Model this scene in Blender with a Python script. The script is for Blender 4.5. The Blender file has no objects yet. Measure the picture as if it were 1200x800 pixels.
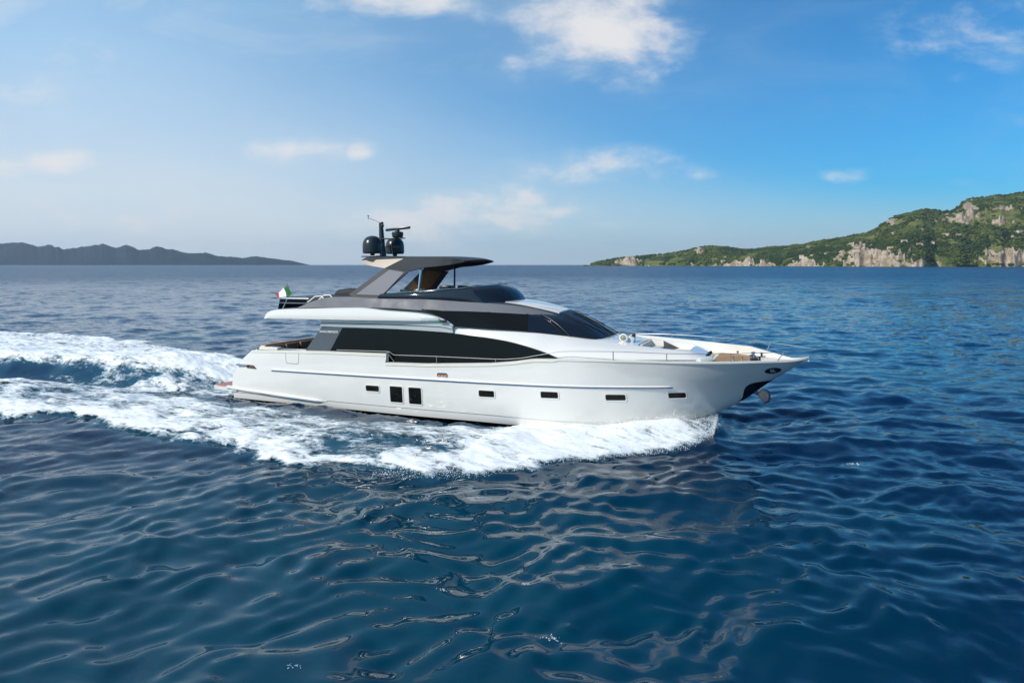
import bpy, bmesh, math, random
import numpy as np
from mathutils import Vector
R = math.radians
random.seed(7); rng = np.random.default_rng(7)
scn = bpy.context.scene
COL = scn.collection

# ------------------------------------------------------------------ camera, sky, sun, exposure
CAM_H = 6.73
cam = bpy.data.cameras.new("camera"); camo = bpy.data.objects.new("camera", cam); COL.objects.link(camo)
camo.location = (0, 0, CAM_H); camo.rotation_euler = (R(90), 0, 0)
cam.sensor_width = 36; cam.lens = 24; cam.shift_y = -0.075
cam.clip_start = 0.1; cam.clip_end = 60000
scn.camera = camo
SUN_EL, SUN_AZ = 36.0, 238.0          # azimuth clockwise from +Y: low on the left, a little behind the camera
scn.view_settings.view_transform = 'Standard'; scn.view_settings.look = 'None'
scn.view_settings.gamma = 1; scn.view_settings.use_curve_mapping = False
scn.view_settings.exposure = 0.22
w = bpy.data.worlds.new("World"); scn.world = w; w.use_nodes = True
WT = w.node_tree; WT.nodes.clear()

class NT:
    """small node-building helper"""
    def __init__(s, tree): s.t = tree
    def n(s, typ, **kw):
        nd = s.t.nodes.new(typ)
        for k, v in kw.items(): setattr(nd, k, v)
        return nd
    def set(s, sock, v):
        if isinstance(v, bpy.types.NodeSocket): s.t.links.new(v, sock)
        elif v is not None: sock.default_value = v
    def math(s, op, a, b=None, c=None, clamp=False):
        nd = s.n('ShaderNodeMath', operation=op, use_clamp=clamp)
        s.set(nd.inputs[0], a)
        if b is not None: s.set(nd.inputs[1], b)
        if c is not None: s.set(nd.inputs[2], c)
        return nd.outputs[0]
    def vmath(s, op, a, b=None):
        nd = s.n('ShaderNodeVectorMath', operation=op)
        s.set(nd.inputs[0], a)
        if b is not None: s.set(nd.inputs[1], b)
        return nd.outputs['Value'] if op in ('LENGTH', 'DOT_PRODUCT') else nd.outputs[0]
    def ramp(s, v, a, b, lo=0.0, hi=1.0):
        nd = s.n('ShaderNodeMapRange', interpolation_type='SMOOTHSTEP')
        s.set(nd.inputs['Value'], v); s.set(nd.inputs['From Min'], a); s.set(nd.inputs['From Max'], b)
        s.set(nd.inputs['To Min'], lo); s.set(nd.inputs['To Max'], hi)
        return nd.outputs[0]
    def mix(s, f, a, b, mode='MIX'):
        nd = s.n('ShaderNodeMix', data_type='RGBA', blend_type=mode)
        s.set(nd.inputs[0], f); s.set(nd.inputs[6], a); s.set(nd.inputs[7], b)
        return nd.outputs[2]
    def noise(s, vec, scale, detail=4, rough=.55, out='Fac', dist=0.0, dim='3D'):
        nd = s.n('ShaderNodeTexNoise', noise_dimensions=dim)
        s.set(nd.inputs['Vector'], vec); s.set(nd.inputs['Scale'], scale)
        nd.inputs['Detail'].default_value = detail; nd.inputs['Roughness'].default_value = rough
        nd.inputs['Distortion'].default_value = dist
        return nd.outputs[out]
    def mapping(s, vec, scale=(1, 1, 1), loc=(0, 0, 0), rot=(0, 0, 0)):
        nd = s.n('ShaderNodeMapping'); s.set(nd.inputs['Vector'], vec)
        nd.inputs['Scale'].default_value = scale; nd.inputs['Location'].default_value = loc
        nd.inputs['Rotation'].default_value = rot
        return nd.outputs[0]

g = NT(WT)
sky = g.n('ShaderNodeTexSky', sky_type='NISHITA', sun_disc=False)
sky.sun_elevation = R(SUN_EL); sky.sun_rotation = R(SUN_AZ)
sky.air_density = 1.0; sky.dust_density = 1.2; sky.ozone_density = 3.0; sky.altitude = 0
tc = g.n('ShaderNodeTexCoord')
d = tc.outputs['Generated']
sep = g.n('ShaderNodeSeparateXYZ'); g.set(sep.inputs[0], d)
dy = g.math('MAXIMUM', sep.outputs['Y'], 0.02)
px, pz = g.math('DIVIDE', sep.outputs['X'], dy), g.math('DIVIDE', sep.outputs['Z'], dy)
cmb = g.n('ShaderNodeCombineXYZ'); g.set(cmb.inputs[0], px); g.set(cmb.inputs[1], pz)
P = cmb.outputs[0]
CLOUDS = [  # bearing slope, height slope, half width, half height, strength
    (.130, .350, .115, .075, 1.0), (.155, .315, .060, .050, .55), (-.165, .392, .15, .04, .8), (.02, .372, .06, .04, .45),
    (-.300, .168, .085, .020, .80), (-.224, .166, .030, .016, .80), (.125, .140, .120, .032, .75), (.205, .150, .055, .020, .5),
    (.270, .135, .035, .012, .45), (.475, .130, .055, .014, .6), (.685, .345, .125, .055, .52), (.645, .275, .04, .018, .45),
    (-.690, .148, .085, .020, .75), (-.06, .075, .20, .045, .70), (-.50, .060, .30, .045, .35), (-.56, .125, .04, .012, .3),
    (.23, .085, .12, .02, .35), (.70, .110, .1, .015, .35), (-1.0, .25, .3, .06, .5), (1.05, .22, .25, .06, .6), (.005, .29, .025, .03, .45)]
acc = None
for cx, cz, rx, rz, st in CLOUDS:
    v = g.vmath('MULTIPLY', g.vmath('SUBTRACT', P, (cx, cz, 0)), (.82 / rx, .80 / rz, 0))
    m = g.ramp(g.vmath('LENGTH', v), 0.0, 1.55, st, 0.0)
    acc = m if acc is None else g.math('MAXIMUM', acc, m)
Pn = g.mapping(P, scale=(1, 2.0, 1))
nz = g.noise(Pn, 6.5, 9, .60, dist=.2)
cl = g.math('ADD', g.math('MULTIPLY', acc, 1.25), g.math('MULTIPLY', g.math('SUBTRACT', nz, .5), 2.5))
cl = g.math('MULTIPLY', g.ramp(cl, .25, 1.30), g.ramp(acc, .02, .30))
cl = g.math('MULTIPLY', cl, .92)
# thin high veil, thicker towards the sun side
veil = g.ramp(g.noise(g.mapping(P, scale=(1.0, 2.6, 1), rot=(0, 0, R(-25))), 3.2, 7, .6, dist=.5), .40, .80)
veil = g.math('MULTIPLY', veil, g.ramp(px, .45, -.9, .10, .55))
low = g.math('MULTIPLY', g.ramp(g.math('DIVIDE', pz, g.ramp(px, .6, -.8, .13, .46)), 1.0, .0, 0, .85), g.ramp(g.noise(g.mapping(P, scale=(1, 3, 1)), 2.2, 5, .55), .25, .75, .72, 1.0))
cov = g.math('SUBTRACT', 1.0, g.math('MULTIPLY', g.math('SUBTRACT', 1.0, cl), g.math('SUBTRACT', 1.0, g.math('MAXIMUM', veil, low))))
cov = g.math('MULTIPLY', cov, g.ramp(sep.outputs['Y'], .02, .15))
cloudcol = g.mix(g.ramp(cl, .15, .6), g.mix(g.ramp(px, .15, -.6), (6.7, 7.7, 8.4, 1), (8.2, 8.4, 8.5, 1)), (8.6, 8.5, 8.5, 1))
tint = g.mix(1.0, sky.outputs[0], (0.30, 0.97, 1.36, 1), 'MULTIPLY')
glow = g.math('MULTIPLY', g.ramp(px, .62, -.75, .0, .58), g.ramp(g.noise(g.mapping(P, scale=(1, 1.6, 1)), 1.6, 5, .6), .2, .8, .8, 1.1))
skyc = g.mix(cov, g.mix(glow, tint, (5.3, 8.2, 10.8, 1)), cloudcol)
bg = g.n('ShaderNodeBackground'); g.set(bg.inputs[0], skyc); bg.inputs[1].default_value = 0.085
wo = g.n('ShaderNodeOutputWorld'); WT.links.new(bg.outputs[0], wo.inputs[0])

sun = bpy.data.lights.new("sun", 'SUN'); suno = bpy.data.objects.new("sun", sun); COL.objects.link(suno)
sun.energy = 3.45; sun.angle = R(.53); sun.color = (1, .91, .79)
sd = Vector((math.sin(R(SUN_AZ)) * math.cos(R(SUN_EL)), math.cos(R(SUN_AZ)) * math.cos(R(SUN_EL)), math.sin(R(SUN_EL))))
suno.rotation_euler = sd.to_track_quat('Z', 'Y').to_euler(); suno.location = (-40, -20, 60)

# ------------------------------------------------------------------ helpers
def mat(name, base, rough=.5, metal=0.0, coat=0.0, spec=.5, bump=None, var=None):
    m = bpy.data.materials.new(name); m.use_nodes = True
    q = NT(m.node_tree); b = m.node_tree.nodes['Principled BSDF']
    b.inputs['Base Color'].default_value = (*base, 1)
    b.inputs['Roughness'].default_value = rough; b.inputs['Metallic'].default_value = metal
    b.inputs['Coat Weight'].default_value = coat; b.inputs['Coat Roughness'].default_value = .04
    b.inputs['Specular IOR Level'].default_value = spec
    co = q.n('ShaderNodeTexCoord').outputs['Object']
    if var:
        sc, amt = var
        f = q.ramp(q.noise(co, sc, 5, .6), .3, .7, 1 - amt, 1 + amt * .4)
        vm = q.vmath('SCALE', (*base,)); vn = vm.node; q.set(vn.inputs['Scale'], f)
        q.set(b.inputs['Base Color'], vm)
        q.set(b.inputs['Roughness'], q.ramp(q.noise(co, sc * 3, 4), .3, .7, rough * .8, min(1, rough * 1.25)))
    if bump:
        sc, st = bump
        bn = q.n('ShaderNodeBump'); bn.inputs['Strength'].default_value = st; bn.inputs['Distance'].default_value = .02
        q.set(bn.inputs['Height'], q.noise(co, sc, 4)); q.set(b.inputs['Normal'], bn.outputs[0])
    return m

def mesh_obj(name, verts, faces, mats, parent=None, angle=35, smooth=True, fmat=None, recalc=True):
    me = bpy.data.meshes.new(name)
    me.from_pydata([tuple(map(float, v)) for v in verts], [], [tuple(map(int, f)) for f in faces]); 
    if recalc:
        bm = bmesh.new(); bm.from_mesh(me); bmesh.ops.recalc_face_normals(bm, faces=bm.faces); bm.to_mesh(me); bm.free()
    for m in (mats if isinstance(mats, (list, tuple)) else [mats]): me.materials.append(m)
    if fmat is not None: me.polygons.foreach_set('material_index', np.array(fmat, dtype=np.int32))
    if smooth:
        me.shade_smooth(); me.set_sharp_from_angle(angle=R(angle))
    me.validate(); me.update()
    o = bpy.data.objects.new(name, me); COL.objects.link(o)
    if parent: o.parent = parent
    return o

class MB:
    """collects shapes in boat coordinates (u forward, v starboard, w up)"""
    def __init__(s): s.v, s.f, s.m = [], [], []
    def add(s, V, F, mi=0):
        o = len(s.v); s.v += [(p[0], -p[1], p[2]) for p in V]; s.f += [tuple(o + i for i in f) for f in F]; s.m += [mi] * len(F)
    def box(s, c, d, mi=0, rz=0, bev=0.0, ry=0):
        hx, hy, hz = d[0] / 2, d[1] / 2, d[2] / 2
        bm = bmesh.new(); bmesh.ops.create_cube(bm, size=1)
        for x in bm.verts: x.co = Vector((x.co.x * d[0], x.co.y * d[1], x.co.z * d[2]))
        if bev: bmesh.ops.bevel(bm, geom=bm.edges[:], offset=bev, segments=2, affect='EDGES', profile=.5)
        bm.verts.index_update()
        V = []
        for x in bm.verts:
            p = x.co
            a = (p.x * math.cos(ry) + p.z * math.sin(ry), p.y, -p.x * math.sin(ry) + p.z * math.cos(ry))
            V.append((c[0] + a[0] * math.cos(rz) - a[1] * math.sin(rz), c[1] + a[0] * math.sin(rz) + a[1] * math.cos(rz), c[2] + a[2]))
        s.add(V, [[x.index for x in f.verts] for f in bm.faces], mi); bm.free()
    def tube(s, pts, r, n=8, mi=0, close=False):
        pts = [Vector(p) for p in pts]; V = []; F = []
        rr = r if isinstance(r, (list, tuple)) else [r] * len(pts)
        up0 = None
        for i, p in enumerate(pts):
            if close: t = pts[(i + 1) % len(pts)] - pts[i - 1]
            else: t = pts[min(i + 1, len(pts) - 1)] - pts[max(i - 1, 0)]
            t.normalize()
            if up0 is None:
                up0 = Vector((0, 0, 1)) if abs(t.z) < .9 else Vector((1, 0, 0))
            a = (up0 - t * up0.dot(t)).normalized(); b = t.cross(a); up0 = a
            for k in range(n):
                th = 2 * math.pi * k / n; V.append(tuple(p + (a * math.cos(th) + b * math.sin(th)) * rr[i]))
        m = len(pts)
        for i in range(m if close else m - 1):
            for k in range(n):
                F.append((i * n + k, i * n + (k + 1) % n, ((i + 1) % m) * n + (k + 1) % n, ((i + 1) % m) * n + k))
        if not close: F += [tuple(range(n - 1, -1, -1)), tuple(range((m - 1) * n, m * n))]
        s.add(V, F, mi)
    def lathe(s, c, prof, n=24, mi=0, axis='w'):
        V = []; F = []
        for r, h in prof:
            for k in range(n):
                th = 2 * math.pi * k / n; x, y = r * math.cos(th), r * math.sin(th)
                V.append((c[0] + x, c[1] + y, c[2] + h) if axis == 'w' else (c[0] + h, c[1] + x, c[2] + y) if axis == 'u' else (c[0] + x, c[1] + h, c[2] + y))
        for i in range(len(prof) - 1):
            for k in range(n): F.append((i * n + k, i * n + (k + 1) % n, (i + 1) * n + (k + 1) % n, (i + 1) * n + k))
        F += [tuple(range(n)), tuple(range((len(prof) - 1) * n, len(prof) * n))]
        s.add(V, F, mi)
    def grid(s, G, mi=0, cu=False, cv=False):
        n, m = G.shape[:2]; F = []
        for i in range(n if cu else n - 1):
            for j in range(m if cv else m - 1):
                F.append((i * m + j, ((i + 1) % n) * m + j, ((i + 1) % n) * m + (j + 1) % m, i * m + (j + 1) % m))
        s.add(G.reshape(-1, 3).tolist(), F, mi)
    def solid(s, A, B, mi=0, mb=None, mr=None):
        """a slab between two matching grids A (front) and B (back)"""
        n, m = A.shape[:2]
        s.grid(A, mi); s.grid(B, mi if mb is None else mb)
        mr = mi if mr is None else mr
        for L in ((A[0], B[0]), (A[-1], B[-1]), (A[:, 0], B[:, 0]), (A[:, -1], B[:, -1])): s.grid(np.stack(L), mr)
    def prism(s, poly, off, mi=0):
        """polygon (list of 3D points) extruded by a vector"""
        n = len(poly); off = np.array(off); V = [tuple(p) for p in poly] + [tuple(np.array(p) + off) for p in poly]
        F = [tuple(range(n)), tuple(range(2 * n - 1, n - 1, -1))] + [(i, (i + 1) % n, n + (i + 1) % n, n + i) for i in range(n)]
        s.add(V, F, mi)
    def build(s, name, mats, parent=None, angle=35, weld=1e-4):
        me = bpy.data.meshes.new(name); me.from_pydata(s.v, [], s.f)
        me.polygons.foreach_set('material_index', np.array(s.m, dtype=np.int32))
        bm = bmesh.new(); bm.from_mesh(me)
        if weld: bmesh.ops.remove_doubles(bm, verts=bm.verts, dist=weld)
        bmesh.ops.recalc_face_normals(bm, faces=bm.faces); bm.to_mesh(me); bm.free()
        for m in (mats if isinstance(mats, (list, tuple)) else [mats]): me.materials.append(m)
        me.shade_smooth(); me.set_sharp_from_angle(angle=R(angle)); me.update()
        o = bpy.data.objects.new(name, me); COL.objects.link(o)
        if parent: o.parent = parent
        return o

def pch(K, x):
    """monotone cubic interpolation of keys K [(x, a, b ...)] at x"""
    K = np.array(K, float); X = K[:, 0]; Y = K[:, 1:]; x = np.clip(np.asarray(x, float), X[0], X[-1])
    h = np.diff(X)[:, None]; dl = np.diff(Y, axis=0) / h; dd = np.zeros_like(Y)
    dd[0], dd[-1] = dl[0], dl[-1]
    if len(X) > 2:
        w1 = 2 * h[1:] + h[:-1]; w2 = h[1:] + 2 * h[:-1]
        with np.errstate(divide='ignore', invalid='ignore'):
            hm = (w1 + w2) / (w1 / dl[:-1] + w2 / dl[1:])
        dd[1:-1] = np.where(dl[:-1] * dl[1:] > 0, np.nan_to_num(hm), 0)
    i = np.clip(np.searchsorted(X, x, side='right') - 1, 0, len(X) - 2)
    H = np.diff(X)[i]; t = (x - X[i]) / H; t = t[..., None]; H = H[..., None]
    r = (Y[i] * (1 + 2 * t) * (1 - t) ** 2 + dd[i] * H * t * (1 - t) ** 2 + Y[i + 1] * t * t * (3 - 2 * t) + dd[i + 1] * H * t * t * (t - 1))
    return r[..., 0] if r.shape[-1] == 1 else r

def lin(K, x):
    K = np.array(K, float)
    r = np.stack([np.interp(x, K[:, 0], K[:, j]) for j in range(1, K.shape[1])], -1)
    return r[..., 0] if r.shape[-1] == 1 else r

def curve(pts, n, smooth=True):
    """n points along key points, by key index"""
    K = [(i, *p) for i, p in enumerate(pts)]; x = np.linspace(0, len(pts) - 1, n)
    return pch(K, x) if smooth else lin(K, x)

def ruled(top, bot, n, m, bulge=0.0, smooth=True):
    A, B = curve(top, n, smooth), curve(bot, n, smooth); t = np.linspace(0, 1, m)[None, :, None]
    G = A[:, None] * (1 - t) + B[:, None] * t
    if bulge:
        nrm = gridn(G); G = G + nrm * bulge * (4 * t * (1 - t))
    return G

def gridn(G):
    a = np.gradient(G, axis=0); b = np.gradient(G, axis=1); n = np.cross(a, b)
    n = n / (np.linalg.norm(n, axis=2, keepdims=True) + 1e-9)
    return n

def outward(G, k):
    """grid shifted along its normal, normals turned to the outside (away from the centre line / up)"""
    n = gridn(G); c = n[..., 1] * np.sign(G[..., 1] + 1e-6) + .6 * n[..., 2] + .3 * n[..., 0]
    return G + n * np.sign(c)[..., None] * k

def mir(G):
    H = np.array(G, float).copy(); H[..., 1] *= -1; return H

def tag(o, label=None, cat=None, group=None, kind=None):
    if label: o['label'] = label
    if cat: o['category'] = cat
    if group: o['group'] = group
    if kind: o['kind'] = kind
    return o

# value noise on numpy arrays
_perm = rng.permutation(4096).astype(np.int64)
def vnoise(x, y, seed=0):
    xi = np.floor(x).astype(np.int64); yi = np.floor(y).astype(np.int64); fx = x - xi; fy = y - yi
    fx = fx * fx * fx * (fx * (fx * 6 - 15) + 10); fy = fy * fy * fy * (fy * (fy * 6 - 15) + 10)
    def hsh(a, b): return _perm[(_perm[(a + seed * 131) & 4095] + b) & 4095] / 4095.0
    return (hsh(xi, yi) * (1 - fx) + hsh(xi + 1, yi) * fx) * (1 - fy) + (hsh(xi, yi + 1) * (1 - fx) + hsh(xi + 1, yi + 1) * fx) * fy
def fbm(x, y, oct=5, seed=0, gain=.5):
    s = 0; a = 1; t = 0
    for o in range(oct):
        s = s + a * vnoise(x, y, seed + o * 7); t += a; a *= gain; x, y = x * 2.03 + 17.1, y * 2.03 + 5.3
    return s / t
def sstep(a, b, x):
    t = np.clip((x - a) / (b - a), 0, 1); return t * t * (3 - 2 * t)

# ------------------------------------------------------------------ boat placement
BO = np.array([-1.384, 31.794]); YAW = -23.5; TRIM = 1.0
ca, sa = math.cos(R(YAW)), math.sin(R(YAW))
UX = np.array([ca, sa]); VX = np.array([sa, -ca])     # forward, starboard
def to_ab(X, Y): return (X - BO[0]) * UX[0] + (Y - BO[1]) * UX[1], (X - BO[0]) * VX[0] + (Y - BO[1]) * VX[1]
def to_xy(a, b): return BO[0] + a * UX[0] + b * VX[0], BO[1] + a * UX[1] + b * VX[1]

# ------------------------------------------------------------------ sea surface
WV = []
def _waves():
    r = np.random.default_rng(11)
    for i in range(110):
        lam = .55 * (15 / .55) ** (r.random() ** 1.15)
        ang = R(-68) + r.normal() * .75           # travel direction; crests lie nearly across the view
        k = 2 * math.pi / lam
        amp = .0042 * lam ** .66 * (.6 + .8 * r.random()) * (1.0 if lam < 6 else (6 / lam) ** 1.2)
        WV.append((k * math.cos(ang), k * math.sin(ang), amp, r.random() * 2 * math.pi, lam))
_waves()
def wave_h(X, Y, cell=None):
    h = np.zeros_like(X)
    mod = .65 + .7 * fbm(X / 14, Y / 14, 3, 3)
    XW = X + 1.8 * (fbm(X / 5.5, Y / 5.5, 3, 5) - .5) + .5 * (fbm(X / 1.6, Y / 1.6, 2, 6) - .5)
    YW = Y + 1.8 * (fbm(X / 5.5 + 40, Y / 5.5, 3, 8) - .5) + .5 * (fbm(X / 1.6 + 9, Y / 1.6, 2, 9) - .5)
    for kx, ky, a, ph, lam in WV:
        s = np.sin(kx * XW + ky * YW + ph)
        if cell is not None: s = s * np.clip((lam / cell - 2.2) / 2.5, 0, 1)
        h += a * s
    h = h * mod
    return h + .9 * np.clip(h, 0, None) ** 2
NEAR = [(-80, 10.6), (-19, 10.2), (-14.7, 10.0), (-8.8, 10.2), (-4.2, 11.0), (-1.9, 11.3), (.3, 10.8), (2.2, 10.0), (4.2, 9.0), (5.3, 7.6), (7.2, 5.9), (8.3, 4.7), (9.5, 3.5), (10.2, 2.5), (10.7, 1.3), (10.9, .5)]
FAR = [(-80, -15.5), (-57, -14.2), (-52, -15.2), (-38, -13.0), (-29, -9.4), (-22, -6.0), (-16, -3.6), (-10, -3.8), (0, -4.6), (4.2, -5.0), (7.2, -3.6), (9.8, -2.0), (10.9, -.5)]
HULLB = [(-14.2, 2.4), (-12.5, 2.8), (-1.9, 2.9), (1, 2.85), (4.6, 2.3), (6.6, 1.6), (8.5, .9), (10.4, 0)]
def wake_h(a, b):
    """height of the wake above the calm surface, boat-plane coordinates"""
    h = np.zeros_like(a)
    hb = np.interp(a, *zip(*HULLB)); ab = np.abs(b)
    # bow wave thrown out along the forward hull
    for sgn, amp in ((1, 1.0), (-1, .8)):
        bb = b * sgn
        cr = np.interp(a, [-14, -4, 2, 5, 7.5, 9.5, 10.6], [7.6, 7.4, 6.2, 4.3, 2.6, 1.2, .4])
        am = np.interp(a, [-40, -14, -4, 2, 5, 6.6, 7.8, 9.3, 10.4, 11.2], [.05, .28, .33, .32, .26, .32, .50, .58, .34, 0])
        wd = np.interp(a, [-14, 2, 6, 10], [2.4, 2.0, 1.5, .9])
        h += amp * am * np.exp(-((bb - cr) / wd) ** 2)
    # hollow beside and behind the stern
    h += .10 * np.exp(-((ab - 3.2) / 1.2) ** 2) * sstep(2, -7, a) * sstep(-19, -13, a)
    h -= .35 * np.exp(-(b / 2.6) ** 2) * sstep(-13.0, -14.5, a) * sstep(-22, -16, a)
    # the port roller behind the stern: a raised white back with a steep dark face on the near side
    fa = np.interp(a, [-80, -34, -26, -18, -14], [4.5, 2.9, 1.6, .4, .2])
    crest = .95 * sstep(-14.5, -21, a) * (1 - .35 * sstep(-40, -75, a))
    prof = sstep(fa + .9, fa - 1.5, b) * np.exp(-(np.clip(fa - 1.5 - b, 0, None) / 7.0) ** 2)
    h += crest * prof * (.82 + .36 * fbm(a / 2.2, b / 2.2, 3, 21))
    h -= .35 * np.exp(-((b - fa - 1.6) / 1.1) ** 2) * sstep(-15, -20, a)
    h += .30 * sstep(-15, -24, a) * np.exp(-((b - fa - 5) / 2.6) ** 2)
    inw = sstep(-.5, 1.0, np.interp(a, *zip(*NEAR)) - b) * sstep(-.5, 1.0, b - np.interp(a, *zip(*FAR))) * sstep(8, 0, a)
    h += inw * .26 * (fbm(a / 1.5, b / 1.0, 4, 23) - .5)
    return h
def foam_m(a, b):
    """0..1 density of white water"""
    nr, fr = np.interp(a, *zip(*NEAR)), np.interp(a, *zip(*FAR))
    wob = (fbm(a / 2.4, b / 2.4, 4, 31) - .5) * 2.4 + (fbm(a / .7, b / .7, 3, 33) - .5) * .7
    scale = np.clip((11.2 - a) / 6, .15, 1)
    en = (nr - b + wob * scale) ; ef = (b - fr + wob * scale)
    m = sstep(-.15, 1.1, en) * sstep(-.15, 1.3, ef)
    dens = np.interp(a, [-12, -4], [.60, .52]) + .22 * np.exp(-((en - 1.0) / 1.3) ** 2)
    dens = np.where(a > 3, np.maximum(dens, .56 + .50 * sstep(1, 6, a)), dens)
    # bare water: along the after hull, astern of the transom, and on the roller's near face
    hb = np.interp(a, *zip(*HULLB))
    bare = .66 * np.exp(-((b - hb - .5) / .9) ** 2) * sstep(3.5, -2.5, a) * sstep(-22, -15.5, a)
    fa = np.interp(a, [-80, -34, -26, -18, -14], [4.5, 2.9, 1.6, .4, .2])
    face = sstep(fa - 1.1, fa - .2, b) * sstep(fa + 2.0, fa + .9, b) * sstep(-15.5, -18.5, a)
    bare = np.maximum(bare, (.12 + .24 * sstep(-21, -28, a)) * face * (.25 + 1.5 * fbm(a / 1.6, b / 1.0, 4, 35)))
    white = np.exp(-((b - fa + 2.6) / 1.5) ** 2) * sstep(-14, -18, a) * .30 + .35 * sstep(fa - .6, fa - 2, b) * sstep(-13.5, -15, a) * sstep(-24, -19, a) + .16 * sstep(fa - 1, fa - 4, b) * sstep(-16, -20, a)
    dens = dens * (.70 + .60 * np.interp(a, [3, 6], [1, .5]) * fbm(a / 4.5, b / 2.6, 3, 37))
    dens = dens * np.where(a > 7.6, 1 - .42 * sstep(7.6, 9.6, a) * sstep(2.2, .6, b - np.interp(a, *zip(*HULLB))), 1)
    dens = dens * np.interp(a, [-6, 3], [.90, 1])
    age = 1 - .22 * sstep(-26, -70, a)
    return np.clip(m * (np.clip(dens + white, 0, 1.05) * age - bare), 0, 1)
def sea_h(X, Y, cell=None):
    a, b = to_ab(X, Y)
    inw = (a > -85) & (a < 13) & (np.abs(b) < 22)
    calm = 1 - .45 * sstep(-2, 2, np.interp(a, *zip(*NEAR)) - b) * sstep(-2, 2, b - np.interp(a, *zip(*FAR))) * (a < 11)
    return wave_h(X, Y, cell) * calm + np.where(inw, wake_h(a, b), 0), a, b

def build_sea():
    fr = np.concatenate([np.linspace(-58, 58, 640), np.linspace(61, 299, 60)])     # bearings, dense in front
    th = np.radians(fr)
    r = [2.5]
    while r[-1] < 12200: r.append(r[-1] * (1.0062 if r[-1] < 260 else 1.02))
    r = np.array(r)
    Rr, T = np.meshgrid(r, th, indexing='ij')
    X, Y = Rr * np.sin(T), Rr * np.cos(T)
    cell = np.maximum(Rr * .0062, Rr * .0032); cell = np.where(Rr > 260, Rr * .02, cell)
    cell = np.where(np.abs(T) > R(59), Rr * .07, cell)
    Z, a, b = sea_h(X, Y, cell)
    Z = Z * np.where(Rr > 2000, 0, 1)
    # under the hull the surface is pressed below the bottom
    hb = np.interp(a, *zip(*HULLB)); ins = sstep(.25, -.35, np.abs(b) - hb) * ((a > -13.6) & (a < 10.6))
    Z = Z * (1 - ins) - .55 * ins
    n, m = X.shape
    V = np.stack([X, Y, Z], -1).reshape(-1, 3)
    idx = np.arange(n * m).reshape(n, m); nx = np.roll(idx, -1, axis=1)
    F = np.stack([idx[:-1], nx[:-1], nx[1:], idx[1:]], -1).reshape(-1, 4)
    me = bpy.data.meshes.new("sea_water")
    me.vertices.add(len(V)); me.vertices.foreach_set('co', V.astype(np.float32).ravel())
    me.loops.add(F.size); me.loops.foreach_set('vertex_index', F.astype(np.int32).ravel())
    me.polygons.add(len(F)); me.polygons.foreach_set('loop_start', np.arange(0, F.size, 4, dtype=np.int32))
    me.update(calc_edges=True); me.validate()
    # churned, aerated water keeps a paler blue-green of its own
    air = np.where((a > -80) & (a < 13) & (np.abs(b) < 22), foam_m(a, b), 0).reshape(-1)
    at = me.attributes.new('aeration', 'FLOAT', 'POINT'); at.data.foreach_set('value', air.astype(np.float32))
    me.shade_smooth()
    o = bpy.data.objects.new("sea_water", me); COL.objects.link(o); tag(o, kind='structure')
    m = bpy.data.materials.new("sea"); m.use_nodes = True; q = NT(m.node_tree); bs = m.node_tree.nodes['Principled BSDF']
    geo = q.n('ShaderNodeNewGeometry'); pos = geo.outputs['Position']
    dist = q.vmath('LENGTH', q.vmath('SUBTRACT', pos, (0, 0, CAM_H)))
    big = q.ramp(q.noise(q.mapping(pos, scale=(1, 1.0, 0)), .055, 4, .55, dist=.4), .42, .68)
    near_teal = q.ramp(q.vmath('LENGTH', q.vmath('MULTIPLY', q.vmath('SUBTRACT', pos, (-6, 15, 0)), (.055, .085, 0))), .25, 1.15, .70, 0)  # teal zone blended into the base colour of the near water
    sepw = q.n('ShaderNodeSeparateXYZ'); q.set(sepw.inputs[0], pos)
    deep = q.mix(q.math('MAXIMUM', q.math('MULTIPLY', big, .55), near_teal), q.mix(q.ramp(sepw.outputs['Y'], 20, 70), (.0001, .0125, .042, 1), (.0001, .0240, .082, 1)), (.0001, .0540, .088, 1))
    airn = q.n('ShaderNodeAttribute', attribute_name='aeration').outputs['Fac']
    colr = q.mix(q.math('MULTIPLY', airn, .8), deep, (.045, .17, .25, 1))
    q.set(bs.inputs['Base Color'], colr)
    bs.inputs['IOR'].default_value = 1.333; bs.inputs['Specular IOR Level'].default_value = .38
    q.set(bs.inputs['Roughness'], q.ramp(dist, 30, 450, .035, .30))
    # small ripples: slopes from noise at three scales, gathered in wind patches
    def slope(scale, amp, det, st=(1, 1.9, 1)):
        c = q.noise(q.mapping(pos, scale=st, rot=(0, 0, R(14))), scale, det, .6, 'Color', dist=.3)
        s = q.vmath('SCALE', q.vmath('SUBTRACT', c, (.5, .5, .5))); q.set(s.node.inputs['Scale'], amp); return s
    patch = q.ramp(q.noise(q.mapping(pos, scale=(1, 1.6, 0)), .030, 3, .6), .36, .62, .30, 1.2)
    patch = q.math('MULTIPLY', patch, q.ramp(q.noise(q.mapping(pos, scale=(.25, 1, 0)), .006, 3, .6), .35, .65, .7, 1.1))
    s1 = slope(2.6, .32, 3); s2 = slope(.75, .95, 4)
    s3 = q.vmath('SCALE', slope(.25, .95, 4)); q.set(s3.node.inputs['Scale'], q.ramp(dist, 60, 300, 0, 2.3))
    tot = q.vmath('ADD', q.vmath('ADD', s1, s2), s3)
    totp = q.vmath('SCALE', tot); q.set(totp.node.inputs['Scale'], q.math('MULTIPLY', patch, q.ramp(dist, 10, 80, .50, 1.0)))
    flat = q.vmath('MULTIPLY', totp, (1, 1, 0))
    q.set(bs.inputs['Normal'], q.vmath('NORMALIZE', q.vmath('ADD', geo.outputs['Normal'], flat)))
    me.materials.append(m)
    return o
build_sea()

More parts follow.
